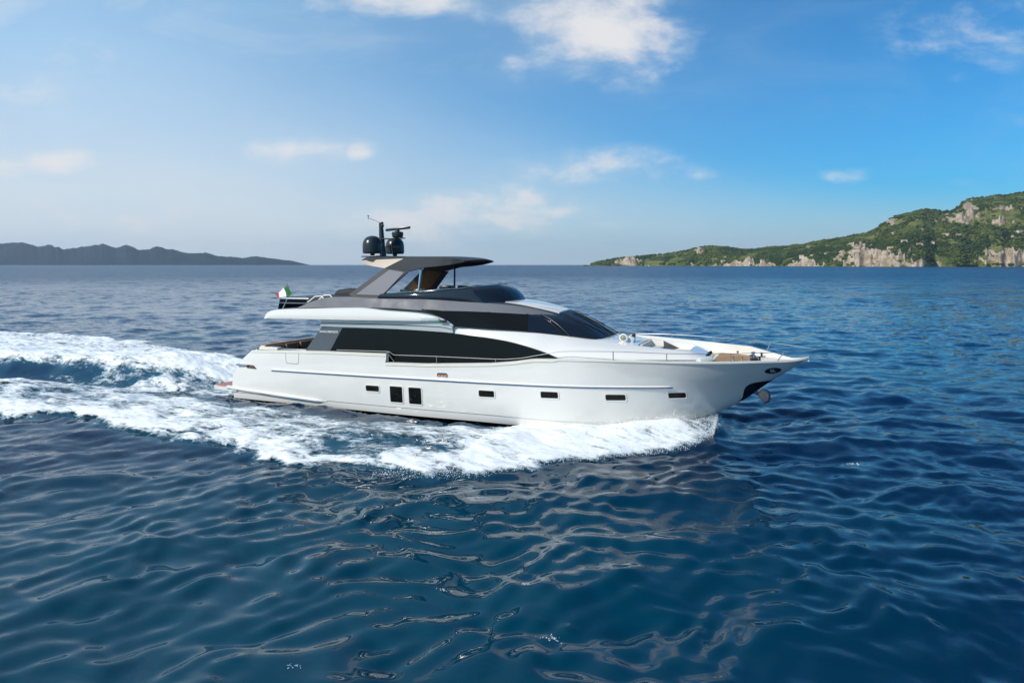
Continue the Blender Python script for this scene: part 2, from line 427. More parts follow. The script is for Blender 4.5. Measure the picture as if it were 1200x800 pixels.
# ------------------------------------------------------------------ distant land
def land(name, mats, az0, az1, naz, ys, hfun, matfun=None):
    az = np.linspace(az0, az1, naz); A, D = np.meshgrid(az, np.array(ys), indexing='ij')
    X = A * D; Z = hfun(A, D)
    V = np.stack([X, D, Z], -1); n, m = A.shape; idx = np.arange(n * m).reshape(n, m)
    F = np.stack([idx[:-1, :-1], idx[1:, :-1], idx[1:, 1:], idx[:-1, 1:]], -1).reshape(-1, 4)
    return V, F

# right-hand headland; keys: bearing slope, crest height slope (as seen from the sea), crest distance
RIDGE = [(.110, .0005), (.125, .006), (.150, .0105), (.180, .0135), (.205, .016), (.235, .0195), (.255, .023), (.275, .0285), (.290, .0300), (.312, .0290), (.335, .0255), (.350, .0235),
         (.375, .0270), (.400, .0285), (.412, .0310), (.430, .0320), (.450, .0365), (.475, .0410), (.500, .0440), (.525, .0495), (.538, .0570), (.552, .0680),
         (.575, .0770), (.600, .0820), (.625, .0795), (.640, .0775), (.655, .0850), (.665, .0935), (.685, .0965), (.71, .1010), (.75, .1085), (.80, .114), (.90, .12), (1.05, .11), (1.3, .06)]
def rock_mask(A, Z):
    """bare limestone: shore cliffs and crags, in bearing / height-slope coordinates of the hillside"""
    n = (fbm(A * 190, Z * 260, 4, 51) - .5)
    def blob(ca_, cz_, ra, rz, skew=0): return 1 - np.hypot((A - ca_ - skew * (Z - cz_)) / ra, (Z - cz_) / rz)
    m = np.maximum.reduce([blob(.512, .011, .036, .024), blob(.545, .009, .058, .018), blob(.60, .002, .04, .006), blob(.735, .010, .06, .015), (blob(.79, .015, .07, .013)),
                           blob(.660, .0700, .036, .011, 1.2), blob(.672, .085, .013, .012), blob(.555, .066, .010, .008), blob(.275, .021, .010, .006), blob(.43, .002, .03, .005),
                           blob(.17, .004, .03, .006), blob(.34, .001, .05, .003), blob(.72, .083, .03, .0025, 2), blob(.715, .062, .03, .0025)])
    m2 = (fbm(A * 90, Z * 260, 4, 57) - .79) * 7
    return np.clip(np.maximum(m * 1.25 + n * 2.1 - .30, m2 * .5), -1, 1)
def headland():
    N = 900
    az = np.linspace(.105, 1.3, N)
    t = np.linspace(0, 1, 150)
    A, Tt = np.meshgrid(az, t, indexing='ij')
    shore = 3300 - 1150 * sstep(.15, .60, A) + 120 * (fbm(A * 40, A * 0 + 3, 3, 41) - .5)
    depth = 250 + 1300 * sstep(.12, .75, A)
    D = shore + depth * Tt ** 1.25
    crest = np.interp(A, *zip(*RIDGE)) * (shore + depth * .72)
    bump = (fbm(A * D / 380, D / 380, 5, 43) - .5)
    rise = np.where(Tt < .72 ** .8, np.sin(np.clip(Tt / .72 ** .8, 0, 1) * math.pi / 2) ** .92, 1 - .8 * ((Tt - .72 ** .8) / (1 - .72 ** .8)))
    Z = crest * (rise + .22 * bump * np.sin(np.clip(Tt * 1.1, 0, 1) * math.pi))
    # spurs and gullies
    Z += crest * .10 * (np.abs(fbm(A * D / 230, D / 230, 5, 47) - .5) * 2 - .5) * sstep(0, .2, Tt) * sstep(1.0, .6, Tt)
    sl = Z / D
    rk = rock_mask(A, sl)
    # cliffs: the shore ground steps up where the rock is bare
    cl = np.clip(rk, 0, 1) * (1 - sstep(.30, .42, Tt))
    Z = Z + cl * 24 * (.35 + 1.2 * fbm(A * D / 38, D / 38, 5, 61)) * sstep(0, .02, Tt)
    Z = Z + np.clip(rk, 0, 1) * 7 * (fbm(A * D / 11, D / 11, 3, 63) - .3)
    Z = np.where(Tt <= 0, -2.0, np.maximum(Z, 1.0 + 5 * fbm(A * 300, Tt * 40, 3, 65)))
    X = A * D
    return A, D, X, Z, rk, Tt
A, D, X, Z, RK, TT = headland()
n_, m_ = A.shape
V = np.stack([X, D, Z], -1).reshape(-1, 3); idx = np.arange(n_ * m_).reshape(n_, m_)
F = np.stack([idx[:-1, :-1], idx[1:, :-1], idx[1:, 1:], idx[:-1, 1:]], -1).reshape(-1, 4)
mh = bpy.data.materials.new("hillside"); mh.use_nodes = True; q = NT(mh.node_tree); bs = mh.node_tree.nodes['Principled BSDF']
geo = q.n('ShaderNodeNewGeometry'); pos = geo.outputs['Position']
rka = q.n('ShaderNodeAttribute', attribute_name='rock').outputs['Fac']
soil = q.mix(q.ramp(q.noise(pos, .012, 5, .65), .35, .65), (.055, .080, .018, 1), (.17, .17, .050, 1))
rockc = q.mix(q.ramp(q.noise(q.mapping(pos, scale=(1, 1, .8)), .03, 7, .72), .35, .68), (.24, .175, .115, 1), (.52, .43, .33, 1))
rockc = q.mix(q.ramp(q.noise(q.mapping(pos, scale=(1, 1, .5)), .09, 4, .7), .55, .75), rockc, (.10, .085, .06, 1))
q.set(bs.inputs['Base Color'], q.mix(q.ramp(rka, .02, .16), soil, rockc)); bs.inputs['Roughness'].default_value = .95
bs.inputs['Specular IOR Level'].default_value = .1
hill = mesh_obj("headland_hills", V, F, mh, recalc=False, angle=60)
at = hill.data.attributes.new('rock', 'FLOAT', 'POINT'); at.data.foreach_set('value', RK.reshape(-1).astype(np.float32))
tag(hill, kind='structure')

def scrub():
    """thickets and trees over the hillside: one mass of leafy clumps"""
    ico = bmesh.new(); bmesh.ops.create_icosphere(ico, subdivisions=1, radius=1)
    base = np.array([v.co[:] for v in ico.verts]); ff = np.array([[v.index for v in f.verts] for f in ico.faces]); ico.free()
    r = np.random.default_rng(5); N = 38000
    ai = r.random(N) ** .8; az = .118 + (.80 - .118) * ai
    az = np.concatenate([az, .8 + .4 * r.random(2500)]); N = len(az)
    tt = r.random(N) ** 1.1 * .78
    i = np.clip(((az - .105) / (1.3 - .105) * (n_ - 1)).astype(int), 0, n_ - 1); j = np.clip((tt * (m_ - 1)).astype(int), 1, m_ - 2)
    ok = (RK[i, j] < .06) & (fbm(X[i, j] / 60, D[i, j] / 60 , 3, 71) > .38) & (Z[i, j] > 5)
    i, j = i[ok], j[ok]; N = len(i)
    s = (1.9 + 3.2 * r.random(N) ** 2.2) * np.where(r.random(N) < .12, 1.5, 1)
    ang = r.random(N) * 6.28
    B = base[None] * (1 + .35 * (r.random((N, len(base), 1)) - .5))
    cs, sn = np.cos(ang)[:, None], np.sin(ang)[:, None]
    bx = (B[..., 0] * cs - B[..., 1] * sn) * s[:, None] * 1.25; by = (B[..., 0] * sn + B[..., 1] * cs) * s[:, None]; bz = B[..., 2] * s[:, None] * .85
    px_ = X[i, j] + r.normal(size=N) * 3; py_ = D[i, j] + r.normal(size=N) * 4
    V = np.stack([px_[:, None] + bx, py_[:, None] + by, (Z[i, j] + s * .35)[:, None] + bz], -1).reshape(-1, 3)
    F = (ff[None] + (np.arange(N) * len(base))[:, None, None]).reshape(-1, 3)
    m = bpy.data.materials.new("scrub_leaves"); m.use_nodes = True; q = NT(m.node_tree); b = m.node_tree.nodes['Principled BSDF']
    pos = q.n('ShaderNodeNewGeometry').outputs['Position']
    c = q.mix(q.ramp(q.noise(pos, .009, 4, .6), .38, .62), (.024, .050, .012, 1), (.095, .120, .022, 1))
    c = q.mix(q.ramp(q.noise(pos, .11, 2, .6), .45, .7), c, (.035, .040, .016, 1))
    q.set(b.inputs['Base Color'], c); b.inputs['Roughness'].default_value = .9; b.inputs['Specular IOR Level'].default_value = .1
    o = mesh_obj("hillside_scrub", V, F, m, recalc=False, smooth=True, angle=180)
    tag(o, 'dark green scrub and low trees covering the rocky headland', 'scrub', kind='stuff')
scrub()

# pale far houses on the headland
mwall = mat("lime_wall", (.58, .52, .42), .9); mroof = mat("clay_roof", (.34, .15, .075), .9)
houses = [(.352, .004), (.368, .006), (.425, .0105), (.44, .014), (.462, .017), (.415, .006), (.575, .0365), (.555, .026), (.598, .030), (.615, .033), (.560, .047), (.655, .0445), (.636, .045), (.505, .022), (.745, .05), (.475, .009), (.31, .006)]
HL = ['pale house with a clay roof near the low tip of the headland', 'pale house just above the shore on the low part of the headland']
for k, (az, sl) in enumerate(houses):
    i = int((az - .105) / (1.3 - .105) * (n_ - 1)); col = Z[i] / D[i]; j = int(np.argmax(col > sl))
    if j < 2: continue
    x, y, z = X[i, j], D[i, j], Z[i, j]
    root = bpy.data.objects.new("hill_house", None); COL.objects.link(root); root.location = (x, y, z - 1.5)
    wd, dp, ht = 13 + 9 * rng.random(), 9, 6 + 2.5 * rng.random(); root.rotation_euler = (0, 0, (rng.random() - .5) * .8)
    V = [(sx * wd / 2, sy * dp / 2, h) for h in (-6, ht) for sx, sy in ((-1, -1), (1, -1), (1, 1), (-1, 1))] + [(-wd / 2, 0, ht + 2), (wd / 2, 0, ht + 2)]
    F = [(0, 1, 5, 4), (1, 2, 6, 9, 5), (2, 3, 7, 6), (3, 0, 4, 8, 7), (0, 3, 2, 1)]
    mesh_obj("wall", V, F, mwall, root, smooth=False)
    e = .6
    V = [(-wd / 2 - e, -dp / 2 - e, ht - .1), (wd / 2 + e, -dp / 2 - e, ht - .1), (wd / 2 + e, dp / 2 + e, ht - .1), (-wd / 2 - e, dp / 2 + e, ht - .1), (-wd / 2 - e, 0, ht + 2.5), (wd / 2 + e, 0, ht + 2.5)]
    mesh_obj("roof", V, [(0, 1, 5, 4), (2, 3, 4, 5), (1, 2, 5), (3, 0, 4), (0, 3, 2, 1)], mroof, root, smooth=False)
    tag(root, 'small pale far house with a low clay roof among the scrub of the headland', 'house', 'small pale houses dotted over the headland')

# far islands on the left
ISL = [(-1.6, .0), (-1.5, .004), (-1.38, .014), (-1.25, .019), (-1.12, .024), (-1.0, .027), (-.86, .031), (-.75, .0285), (-.72, .0290), (-.695, .0250), (-.675, .0275), (-.655, .0225), (-.63, .0225), (-.60, .0260), (-.58, .0212), (-.565, .0245), (-.545, .0195), (-.52, .0230),
       (-.495, .0190), (-.47, .0160), (-.45, .0160), (-.43, .0105), (-.412, .0115), (-.395, .0090), (-.375, .0112), (-.35, .0085), (-.325, .0060), (-.300, .0010)]
def islands():
    az = np.linspace(-1.6, -.298, 1200); t = np.linspace(0, 1, 40); A, T = np.meshgrid(az, t, indexing='ij')
    D = 8200 + 1500 * T
    crest = np.interp(A, *zip(*ISL)) * 8900
    crest = crest * (1.12 + .26 * (fbm(A * 75, A * 0, 5, 81) - .5))
    rise = np.where(T < .5, np.sin(np.clip(T / .5, 0, 1) * math.pi / 2), 1 - (T - .5) * 1.4)
    Z = crest * rise * (1 + .7 * (fbm(A * D / 420, D / 420, 5, 83) - .5) * (1 - rise * .75)) - 1
    V = np.stack([A * D, D, Z], -1).reshape(-1, 3); n, m = A.shape; idx = np.arange(n * m).reshape(n, m)
    F = np.stack([idx[:-1, :-1], idx[1:, :-1], idx[1:, 1:], idx[:-1, 1:]], -1).reshape(-1, 4)
    mi = mat("island_ground", (.026, .034, .024), .95, spec=.1, var=(.004, .35))
    tag(mesh_obj("island_hills", V, F, mi, recalc=False, angle=60), kind='structure')
islands()

# sea air between here and the far land
hz = bpy.data.materials.new("sea_haze"); hz.use_nodes = True; hz.node_tree.nodes.clear(); q = NT(hz.node_tree)
pv = q.n('ShaderNodeVolumePrincipled'); pv.inputs['Color'].default_value = (.60, .76, 1.0, 1); pv.inputs['Density'].default_value = 4.0e-5
pv.inputs['Anisotropy'].default_value = .25
q.t.links.new(pv.outputs[0], q.n('ShaderNodeOutputMaterial').inputs['Volume'])
hv = [(x, y, z) for z in (-4.5, 420) for x, y in ((-13500, -13500), (13500, -13500), (13500, 13500), (-13500, 13500))]
hzo = mesh_obj("haze", hv, [(0, 1, 5, 4), (1, 2, 6, 5), (2, 3, 7, 6), (3, 0, 4, 7), (4, 5, 6, 7), (3, 2, 1, 0)], hz, smooth=False)
tag(hzo, 'thin pale blue sea haze over the whole bay', 'haze', kind='stuff')

# ------------------------------------------------------------------ white water
def foam_sheet():
    st = .085
    a = np.arange(-72, 11.1, st); b = np.arange(-18, 12.5, st); Aa, Bb = np.meshgrid(a, b, indexing='ij')
    M = foam_m(Aa, Bb)
    X, Y = to_xy(Aa, Bb)
    lace = fbm(Aa / 1.15, Bb / .75, 5, 91, .58); lace2 = np.abs(fbm(Aa / .9 + 3, Bb / .55, 4, 95) - .5) * 2
    ch = M * 1.25 - .02 - (1 - lace) * .62 * np.interp(Aa, [2, 7], [1, .25]) - lace2 * .14
    H, _, _ = sea_h(X, Y, np.full_like(X, .25))
    thick = np.clip(ch * 2.2, 0, 1)
    lump = fbm((Aa + .6 * Bb) / .80, (Bb - .3 * Aa) / .26, 4, 97, .6) - .5
    turb = M * (.16 * fbm(Aa / 1.7, Bb / 1.1, 3, 99) + .13 * (lump + .5))
    bow = sstep(2, 8, Aa)
    Zf = H + .012 + thick * .055 + turb * (1 - .45 * bow) * np.clip(thick * 1.5, 0, 1)
    keep = ch > -.02
    hb = np.interp(Aa, *zip(*HULLB)); keep &= ~((np.abs(Bb) < hb - .35) & (Aa > -13.4))
    n, m = Aa.shape; idx = np.arange(n * m).reshape(n, m)
    k = keep[:-1, :-1] & keep[1:, :-1] & keep[1:, 1:] & keep[:-1, 1:]
    F = np.stack([idx[:-1, :-1], idx[1:, :-1], idx[1:, 1:], idx[:-1, 1:]], -1)[k]
    used = np.unique(F); remap = -np.ones(n * m, int); remap[used] = np.arange(len(used)); F = remap[F]
    V = np.stack([X, Y, Zf], -1).reshape(-1, 3)[used]; dn = np.clip((ch * 1.9 * (1 - .62 * sstep(8.2, 10.6, Aa))).reshape(-1)[used], 0, 1)
    me = bpy.data.meshes.new("wake_foam")
    me.vertices.add(len(V)); me.vertices.foreach_set('co', V.astype(np.float32).ravel())
    me.loops.add(F.size); me.loops.foreach_set('vertex_index', F.astype(np.int32).ravel())
    me.polygons.add(len(F)); me.polygons.foreach_set('loop_start', np.arange(0, F.size, 4, dtype=np.int32))
    me.update(calc_edges=True); me.validate(); me.shade_smooth()
    at = me.attributes.new('froth', 'FLOAT', 'POINT'); at.data.foreach_set('value', dn.astype(np.float32))
    m = bpy.data.materials.new("foam"); m.use_nodes = True; q = NT(m.node_tree); bs = m.node_tree.nodes['Principled BSDF']
    pos = q.n('ShaderNodeNewGeometry').outputs['Position']
    dnn = q.n('ShaderNodeAttribute', attribute_name='froth').outputs['Fac']
    pm = q.mapping(pos, scale=(1, 1.5, 1), rot=(0, 0, R(23.5)))
    fine = q.noise(pm, 4.5, 6, .68, dist=.6)
    streak = q.noise(q.mapping(q.mapping(pos, rot=(0, 0, R(23.5))), scale=(.55, 1.7, 1)), 1.5, 7, .66, dist=.9)
    al = q.ramp(q.math('ADD', q.math('MULTIPLY', dnn, 1.25), q.math('ADD', q.math('MULTIPLY', q.math('SUBTRACT', fine, .5), 1.9), q.math('MULTIPLY', q.math('SUBTRACT', streak, .53), 3.2))), .0, 1.15)
    q.set(bs.inputs['Alpha'], al)
    q.set(bs.inputs['Base Color'], q.mix(q.ramp(dnn, .1, .9), (.60, .72, .78, 1), (.88, .90, .90, 1)))
    bs.inputs['Roughness'].default_value = .75; bs.inputs['Specular IOR Level'].default_value = .3
    me.materials.append(m)
    o = bpy.data.objects.new("wake_foam", me); COL.objects.link(o)
    tag(o, 'white churned foam of the bow wave and wake behind the motor yacht', 'foam', kind='stuff')
    return m
mfoam = foam_sheet()

def flecks():
    """small white flecks on the open water in front of the yacht"""
    V = []; F = []
    r = np.random.default_rng(3)
    spots = [(.057, 12.3, .11), (-.319, 11.3, .08), (-.10, 14.1, .08), (.02, 14.15, .06), (.50, 23.0, .16)]
    for az, y, s in spots:
        cx, cy = az * y, y; n = 22
        for _ in range(n):
            x = cx + r.normal() * s * .8; yy = cy + r.normal() * s * .5; rad = s * (.03 + .08 * r.random())
            k = 7; o = len(V); z = float(sea_h(np.array([x]), np.array([yy]), np.array([.1]))[0][0]) + .006
            V.append((x, yy, z + .012))
            for i in range(k):
                th = 6.283 * i / k; rr = rad * (.5 + .9 * r.random()); V.append((x + rr * 1.5 * math.cos(th), yy + rr * math.sin(th), z - .004))
            F += [(o, o + 1 + i, o + 1 + (i + 1) % k) for i in range(k)]
    tag(mesh_obj("white_flecks", V, F, mat("white_fleck", (.52, .62, .68), .8)), 'small white flecks scattered on the dark open water', 'foam flecks', kind='stuff')
flecks()

def spray():
    """drops thrown up along the bow wave"""
    r = np.random.default_rng(9); N = 16000
    a = 10.6 - 9.5 * r.random(N) ** 1.6
    nr = np.interp(a, *zip(*NEAR)); cr = np.interp(a, [2, 5, 7.5, 9.5, 10.6], [6.0, 3.8, 2.4, 1.3, .5])
    b = np.where(r.random(N) < .55, cr + r.normal(size=N) * .55, nr - .25 - np.abs(r.normal(size=N)) * .45 + .5 * r.random(N))
    sg = np.where(r.random(N) < .8, 1, -1); b = b * sg
    X, Y = to_xy(a, b); H, _, _ = sea_h(X, Y, np.full_like(X, .25))
    z = H + .03 + np.abs(r.normal(size=N)) * .16 * np.clip((a + 1) / 8, .25, 1)
    s = .005 + .013 * r.random(N) ** 3
    base = np.array([(1, 0, 0), (-1, 0, 0), (0, 1, 0), (0, -1, 0), (0, 0, 1), (0, 0, -1)], float)
    ff = np.array([(0, 2, 4), (2, 1, 4), (1, 3, 4), (3, 0, 4), (2, 0, 5), (1, 2, 5), (3, 1, 5), (0, 3, 5)])
    V = (np.stack([X, Y, z], -1)[:, None] + base[None] * s[:, None, None]).reshape(-1, 3)
    F = (ff[None] + (np.arange(N) * 6)[:, None, None]).reshape(-1, 3)
    tag(mesh_obj("bow_spray", V, F, mat("spray_water", (.88, .91, .93), .5), recalc=False), 'fine white spray thrown up along the bow wave', 'spray', kind='stuff')
spray()

# ------------------------------------------------------------------ the motor yacht
WHITE = mat("white_gelcoat", (.77, .745, .705), .18, coat=.9, var=(.35, .03))
CREAM = mat("cream_gelcoat", (.74, .70, .62), .35, var=(1.5, .05))
ANTI = mat("black_antifouling", (.012, .012, .014), .5)
BGLASS = mat("black_glass", (.006, .006, .006), .06, spec=.16)
SGLASS = mat("smoked_glass", (.075, .078, .088), .12, spec=.6)
DGLASS = mat("dark_blue_glass", (.010, .014, .022), .035, spec=.6)
GREY = mat("silver_grey_paint", (.17, .172, .19), .55, spec=.22, coat=.0, var=(.6, .05))
PANEL = mat("pale_grey_panel", (.21, .21, .23), .65, spec=.15)
DGREY = mat("graphite_paint", (.050, .055, .062), .55, spec=.2)
FASC = mat("pale_blue_grey_paint", (.50, .55, .56), .2, coat=.4)
BLACK = mat("black_plastic", (.018, .019, .022), .28)
MATTE = mat("black_cover_fabric", (.022, .023, .026), .8, bump=(30, .3))
STEEL = mat("polished_steel", (.50, .51, .53), .22, metal=1)
ASTEEL = mat("anchor_steel", (.13, .14, .16), .3, metal=1)
RAILSHADE = mat("blue_rail_shade", (.06, .13, .26), .35)
RAILM = mat("brushed_steel", (.26, .27, .29), .48, metal=.6)
TEAK = mat("teak", (.36, .20, .09), .6, var=(4, .2))
PINKT = mat("weathered_red_teak", (.42, .19, .16), .6, var=(3, .15))
BROWN = mat("brown_lining", (.095, .055, .032), .55, var=(2, .2))
CUSH = mat("taupe_cushion", (.19, .135, .095), .85, var=(3, .15), bump=(12, .3))
BEIGE = mat("beige_paint", (.60, .50, .40), .45)
LCUSH = mat("cream_cushion", (.70, .62, .50), .85, bump=(10, .2))
ORANGE = mat("orange_plastic", (.85, .25, .03), .4)
RED = mat("red_cloth", (.62, .02, .015), .8); GREEN = mat("green_cloth", (.01, .15, .035), .8); WCLOTH = mat("white_cloth", (.78, .78, .76), .8)
WTEXT = mat("white_lettering", (.85, .85, .85), .4); LEAFY = mat("yellow_green_plant", (.32, .33, .04), .7)
GLENS = mat("green_lens", (.01, .30, .08), .1); GOLD = mat("warm_metal", (.55, .46, .28), .3, metal=.8)

yacht = bpy.data.objects.new("motor_yacht", None); COL.objects.link(yacht)
yacht.location = (BO[0], BO[1], .3); yacht.rotation_euler = (0, R(-TRIM), R(YAW))
tag(yacht, 'white three-deck motor yacht with black windows and a grey hardtop speeding across the bay', 'motor yacht')

# --- hull surface
BOOT = [(-12.5, 2.75, -.02), (-7.5, 2.8, -.09), (-1.9, 2.9, -.15), (.95, 2.83, -.18), (4.6, 2.3, -.33), (6.6, 1.6, -.36), (8.5, .82, -.2), (10.0, .24, .12), (10.6, 0, .28)]
SHEER = [(-11.2, 2.85, 2.38), (-9.2, 2.97, 2.45), (-5.6, 3.1, 2.51), (-3, 3.15, 2.52), (2.9, 3.12, 2.52), (4.7, 3.08, 2.57), (6.45, 2.92, 2.58), (8.35, 2.5, 2.55), (9.8, 2.08, 2.52), (11.6, 1.33, 2.50), (13.0, .60, 2.50), (13.67, .22, 2.54), (14.0, 0, 2.63)]
STERNP = [(0, -12.5), (.55, -12.53), (1.1, -12.46), (1.55, -12.15), (1.93, -11.82), (2.38, -11.2)]     # w, u
STEMP = [(.28, 10.6), (.78, 11.47), (1.66, 12.63), (2.09, 13.29), (2.63, 14.0)]
WCUT = [(-12.6, 9), (-3.16, 9), (-3.12, 2.52), (-2.72, 2.13), (-.73, 2.15), (2.21, 2.30), (3.16, 2.42), (3.95, 2.575), (4.2, 9), (15, 9)]
def hull_pt(t, s):
    t = np.asarray(t, float); s = np.asarray(s, float)
    us = pch(STERNP, -.02 * (1 - t) + 2.38 * t); ue = pch(STEMP, .28 + 2.35 * t)
    u = us + (ue - us) * s
    ub = -12.5 + 23.1 * s; ut = -11.2 + 25.2 * s
    B = pch(BOOT, ub); S = pch(SHEER, ut)
    w_ = B[..., 1] + (S[..., 1] - B[..., 1]) * t
    p = .62 + .42 * sstep(.70, .97, s)
    step = .04 * sstep(.118, .126, t) * sstep(.97, .86, s)
    v = B[..., 0] + (S[..., 0] - B[..., 0]) * t ** p + step * (1 - t * .6)
    return np.stack([u, v, w_], -1)
def hull_v(u, w_):
    u = np.asarray(u, float); w_ = np.asarray(w_, float); lo = np.zeros(np.broadcast(u, w_).shape); hi = lo + 1
    for _ in range(40):
        t = (lo + hi) / 2
        us = pch(STERNP, -.02 * (1 - t) + 2.38 * t); ue = pch(STEMP, .28 + 2.35 * t)
        s = np.clip((u - us) / (ue - us), 0, 1); q_ = hull_pt(t, s)
        lo = np.where(q_[..., 2] < w_, t, lo); hi = np.where(q_[..., 2] < w_, hi, t)
    return q_[..., 1]
sv = np.unique(np.concatenate([np.linspace(0, 1, 131), (np.array([-3.14, -3.10, -2.95, -2.73, -2.70, 3.9, 3.95, 4.0, 4.15]) + 11.2) / 25.2]))
tv = np.array([0, .04, .08, .117, .1265, .16, .22, .3, .38, .46, .54, .62, .7, .78, .85, .92, .96, 1.0])
Tg, Sg = np.meshgrid(tv, sv, indexing='ij')
HG = hull_pt(Tg, Sg)
SHEERL = hull_pt(np.ones_like(sv), sv)
# starboard side: the bulwark dips beside the saloon windows
utop = SHEERL[:, 0]; wc = np.minimum(SHEERL[:, 2], np.interp(utop, *zip(*WCUT)))
tcut = (wc - HG[0, :, 2]) / (SHEERL[:, 2] - HG[0, :, 2])
t0 = .62
Ts = np.where(Tg > t0, t0 + (Tg - t0) * (tcut[None] - t0) / (1 - t0), Tg)
HGS = hull_pt(Ts, np.broadcast_to(Sg, Ts.shape))
def hull():
    m = MB()
    m.grid(HGS, 0); m.grid(mir(HG), 0)
    # bottom, from the boot line down to the keel
    L0 = HG[0]; ku = -12.5 + 21.5 * sv; kw = np.interp(sv, [0, .75, 1], [-.75, -1.0, -.35])
    keel = np.stack([ku, np.zeros_like(ku), kw], -1)
    bot = np.stack([L0 * (1 - k) + keel * k for k in (0, .06, .5, 1)])
    m.grid(bot, 1); m.grid(mir(bot), 1)
    # transom
    c = np.concatenate([bot[::-1, 0], HG[1:, 0]])
    tr = np.stack([c * np.array([1, k, 1]) + np.array([-.28 * (1 - k * k), 0, 0]) for k in np.linspace(-1, 1, 13)])
    m.grid(tr, 0)
    return m.build("hull", [WHITE, ANTI], yacht, angle=28)
hull()
def offs(v): return np.array([0, v, 0])

# gunwale cap and inner bulwark
def bulwark(side):
    G = HGS if side > 0 else HG
    top = G[-1].copy()
    if side < 0: top = top.copy()
    inn = top.copy(); th = np.minimum(.17, top[:, 1] * .9); inn[:, 1] = np.maximum(top[:, 1] - th, 0)
    dk = inn.copy(); dk[:, 2] = np.interp(top[:, 0], [-11.2, 4.4, 5.0, 14], [1.72, 1.76, 2.40, 2.46]); dk[:, 2] = np.minimum(dk[:, 2], inn[:, 2] - .03)
    m = MB(); G2 = np.stack([inn, dk])
    if side < 0: G2 = mir(G2)
    m.grid(G2)
    m.build("bulwark", CREAM, yacht)
    out = top + np.array([0, .025, .0]); dp = np.where(top[:, 0] < 4.8, .085, .03)[:, None] * [0, 0, 1]; a = np.stack([out - dp, out + [0, 0, .03], inn + [0, -.04, .03], inn + [0, -.04, -.02]])
    a[:, :, 1] = np.maximum(a[:, :, 1], 0)
    if side < 0: a = mir(a)
    m = MB(); m.grid(a, 0, cu=True)
    m.build("cap_rail", CREAM if True else WHITE, yacht, angle=50)
bulwark(1); bulwark(-1)

# decks
def deck():
    m = MB()
    us = np.linspace(-11.0, 4.5, 40); hv_ = pch(SHEER, us)[:, 0] - .14
    m.grid(np.stack([np.stack([us, k * hv_, us * 0 + 1.74], -1) for k in np.linspace(-1, 1, 9)]), 1)
    us = np.linspace(4.5, 13.95, 50); hv_ = np.maximum(pch(SHEER, us)[:, 0] - .12, 0)
    m.grid(np.stack([np.stack([us, k * hv_, np.interp(us, [4.5, 14], [2.40, 2.47]) + .03 * (1 - k * k)], -1) for k in np.linspace(-1, 1, 13)]), 0)
    hv0 = float(hv_[0]); m.grid(np.array([[(4.5, -hv0, 1.74), (4.5, hv0, 1.74)], [(4.5, -hv0, 2.40), (4.5, hv0, 2.40)]]), 0)
    m.build("deck", [CREAM, TEAK], yacht)
    m = MB()
    us = np.linspace(10.55, 12.1, 12); hv_ = pch(SHEER, us)[:, 0] - .22
    A_ = np.stack([np.stack([us, k * hv_, us * 0 + 2.502], -1) for k in np.linspace(-1, 1, 7)]); m.solid(A_, A_ - [0, 0, .05])
    m.build("foredeck_teak", TEAK, yacht)
deck()
# raised port bulwark on the foredeck
us = np.linspace(5.6, 13.4, 40); S_ = pch(SHEER, us); rz = .46 * np.interp(us, [5.6, 6.4, 9, 11.8, 13.4], [.0, 1, .86, .72, .02])
A_ = np.stack([np.stack([us, -S_[:, 0] + .02, S_[:, 1] + .02], -1), np.stack([us, -S_[:, 0] + .06, S_[:, 1] + .03 + rz], -1)])
m = MB(); m.solid(A_, A_ + [0, .10, 0]); m.build("raised_bulwark", WHITE, yacht)

# rubbing rail along the topsides
for sd_ in (1, -1):
    us = np.linspace(-9.9, 9.1, 90); ww = np.full_like(us, 1.53); vv = hull_v(us, ww)
    tap = np.minimum(1, np.minimum(us + 9.95, 9.15 - us) * 6)
    prof = [(.0, -.045), (.055, -.03), (.065, .0), (.055, .035), (.0, .05)]
    G = np.stack([np.stack([us, sd_ * (vv - .01 + k * tap), ww + h_ * tap], -1) for k, h_ in prof])
    m = MB(); m.grid(G); m.build("rubbing_rail", STEEL if False else WHITE, yacht, angle=60)
    us = np.linspace(-9.85, 9.12, 60); vv = hull_v(us, us * 0 + 1.475)
    m = MB(); m.tube([(a_, sd_ * (b_ + .012), 1.472) for a_, b_ in zip(us, vv)], .026, 6); m.build("rail_shade_line", RAILSHADE, yacht)  # blue tube: the shade line under the rail put into its colour

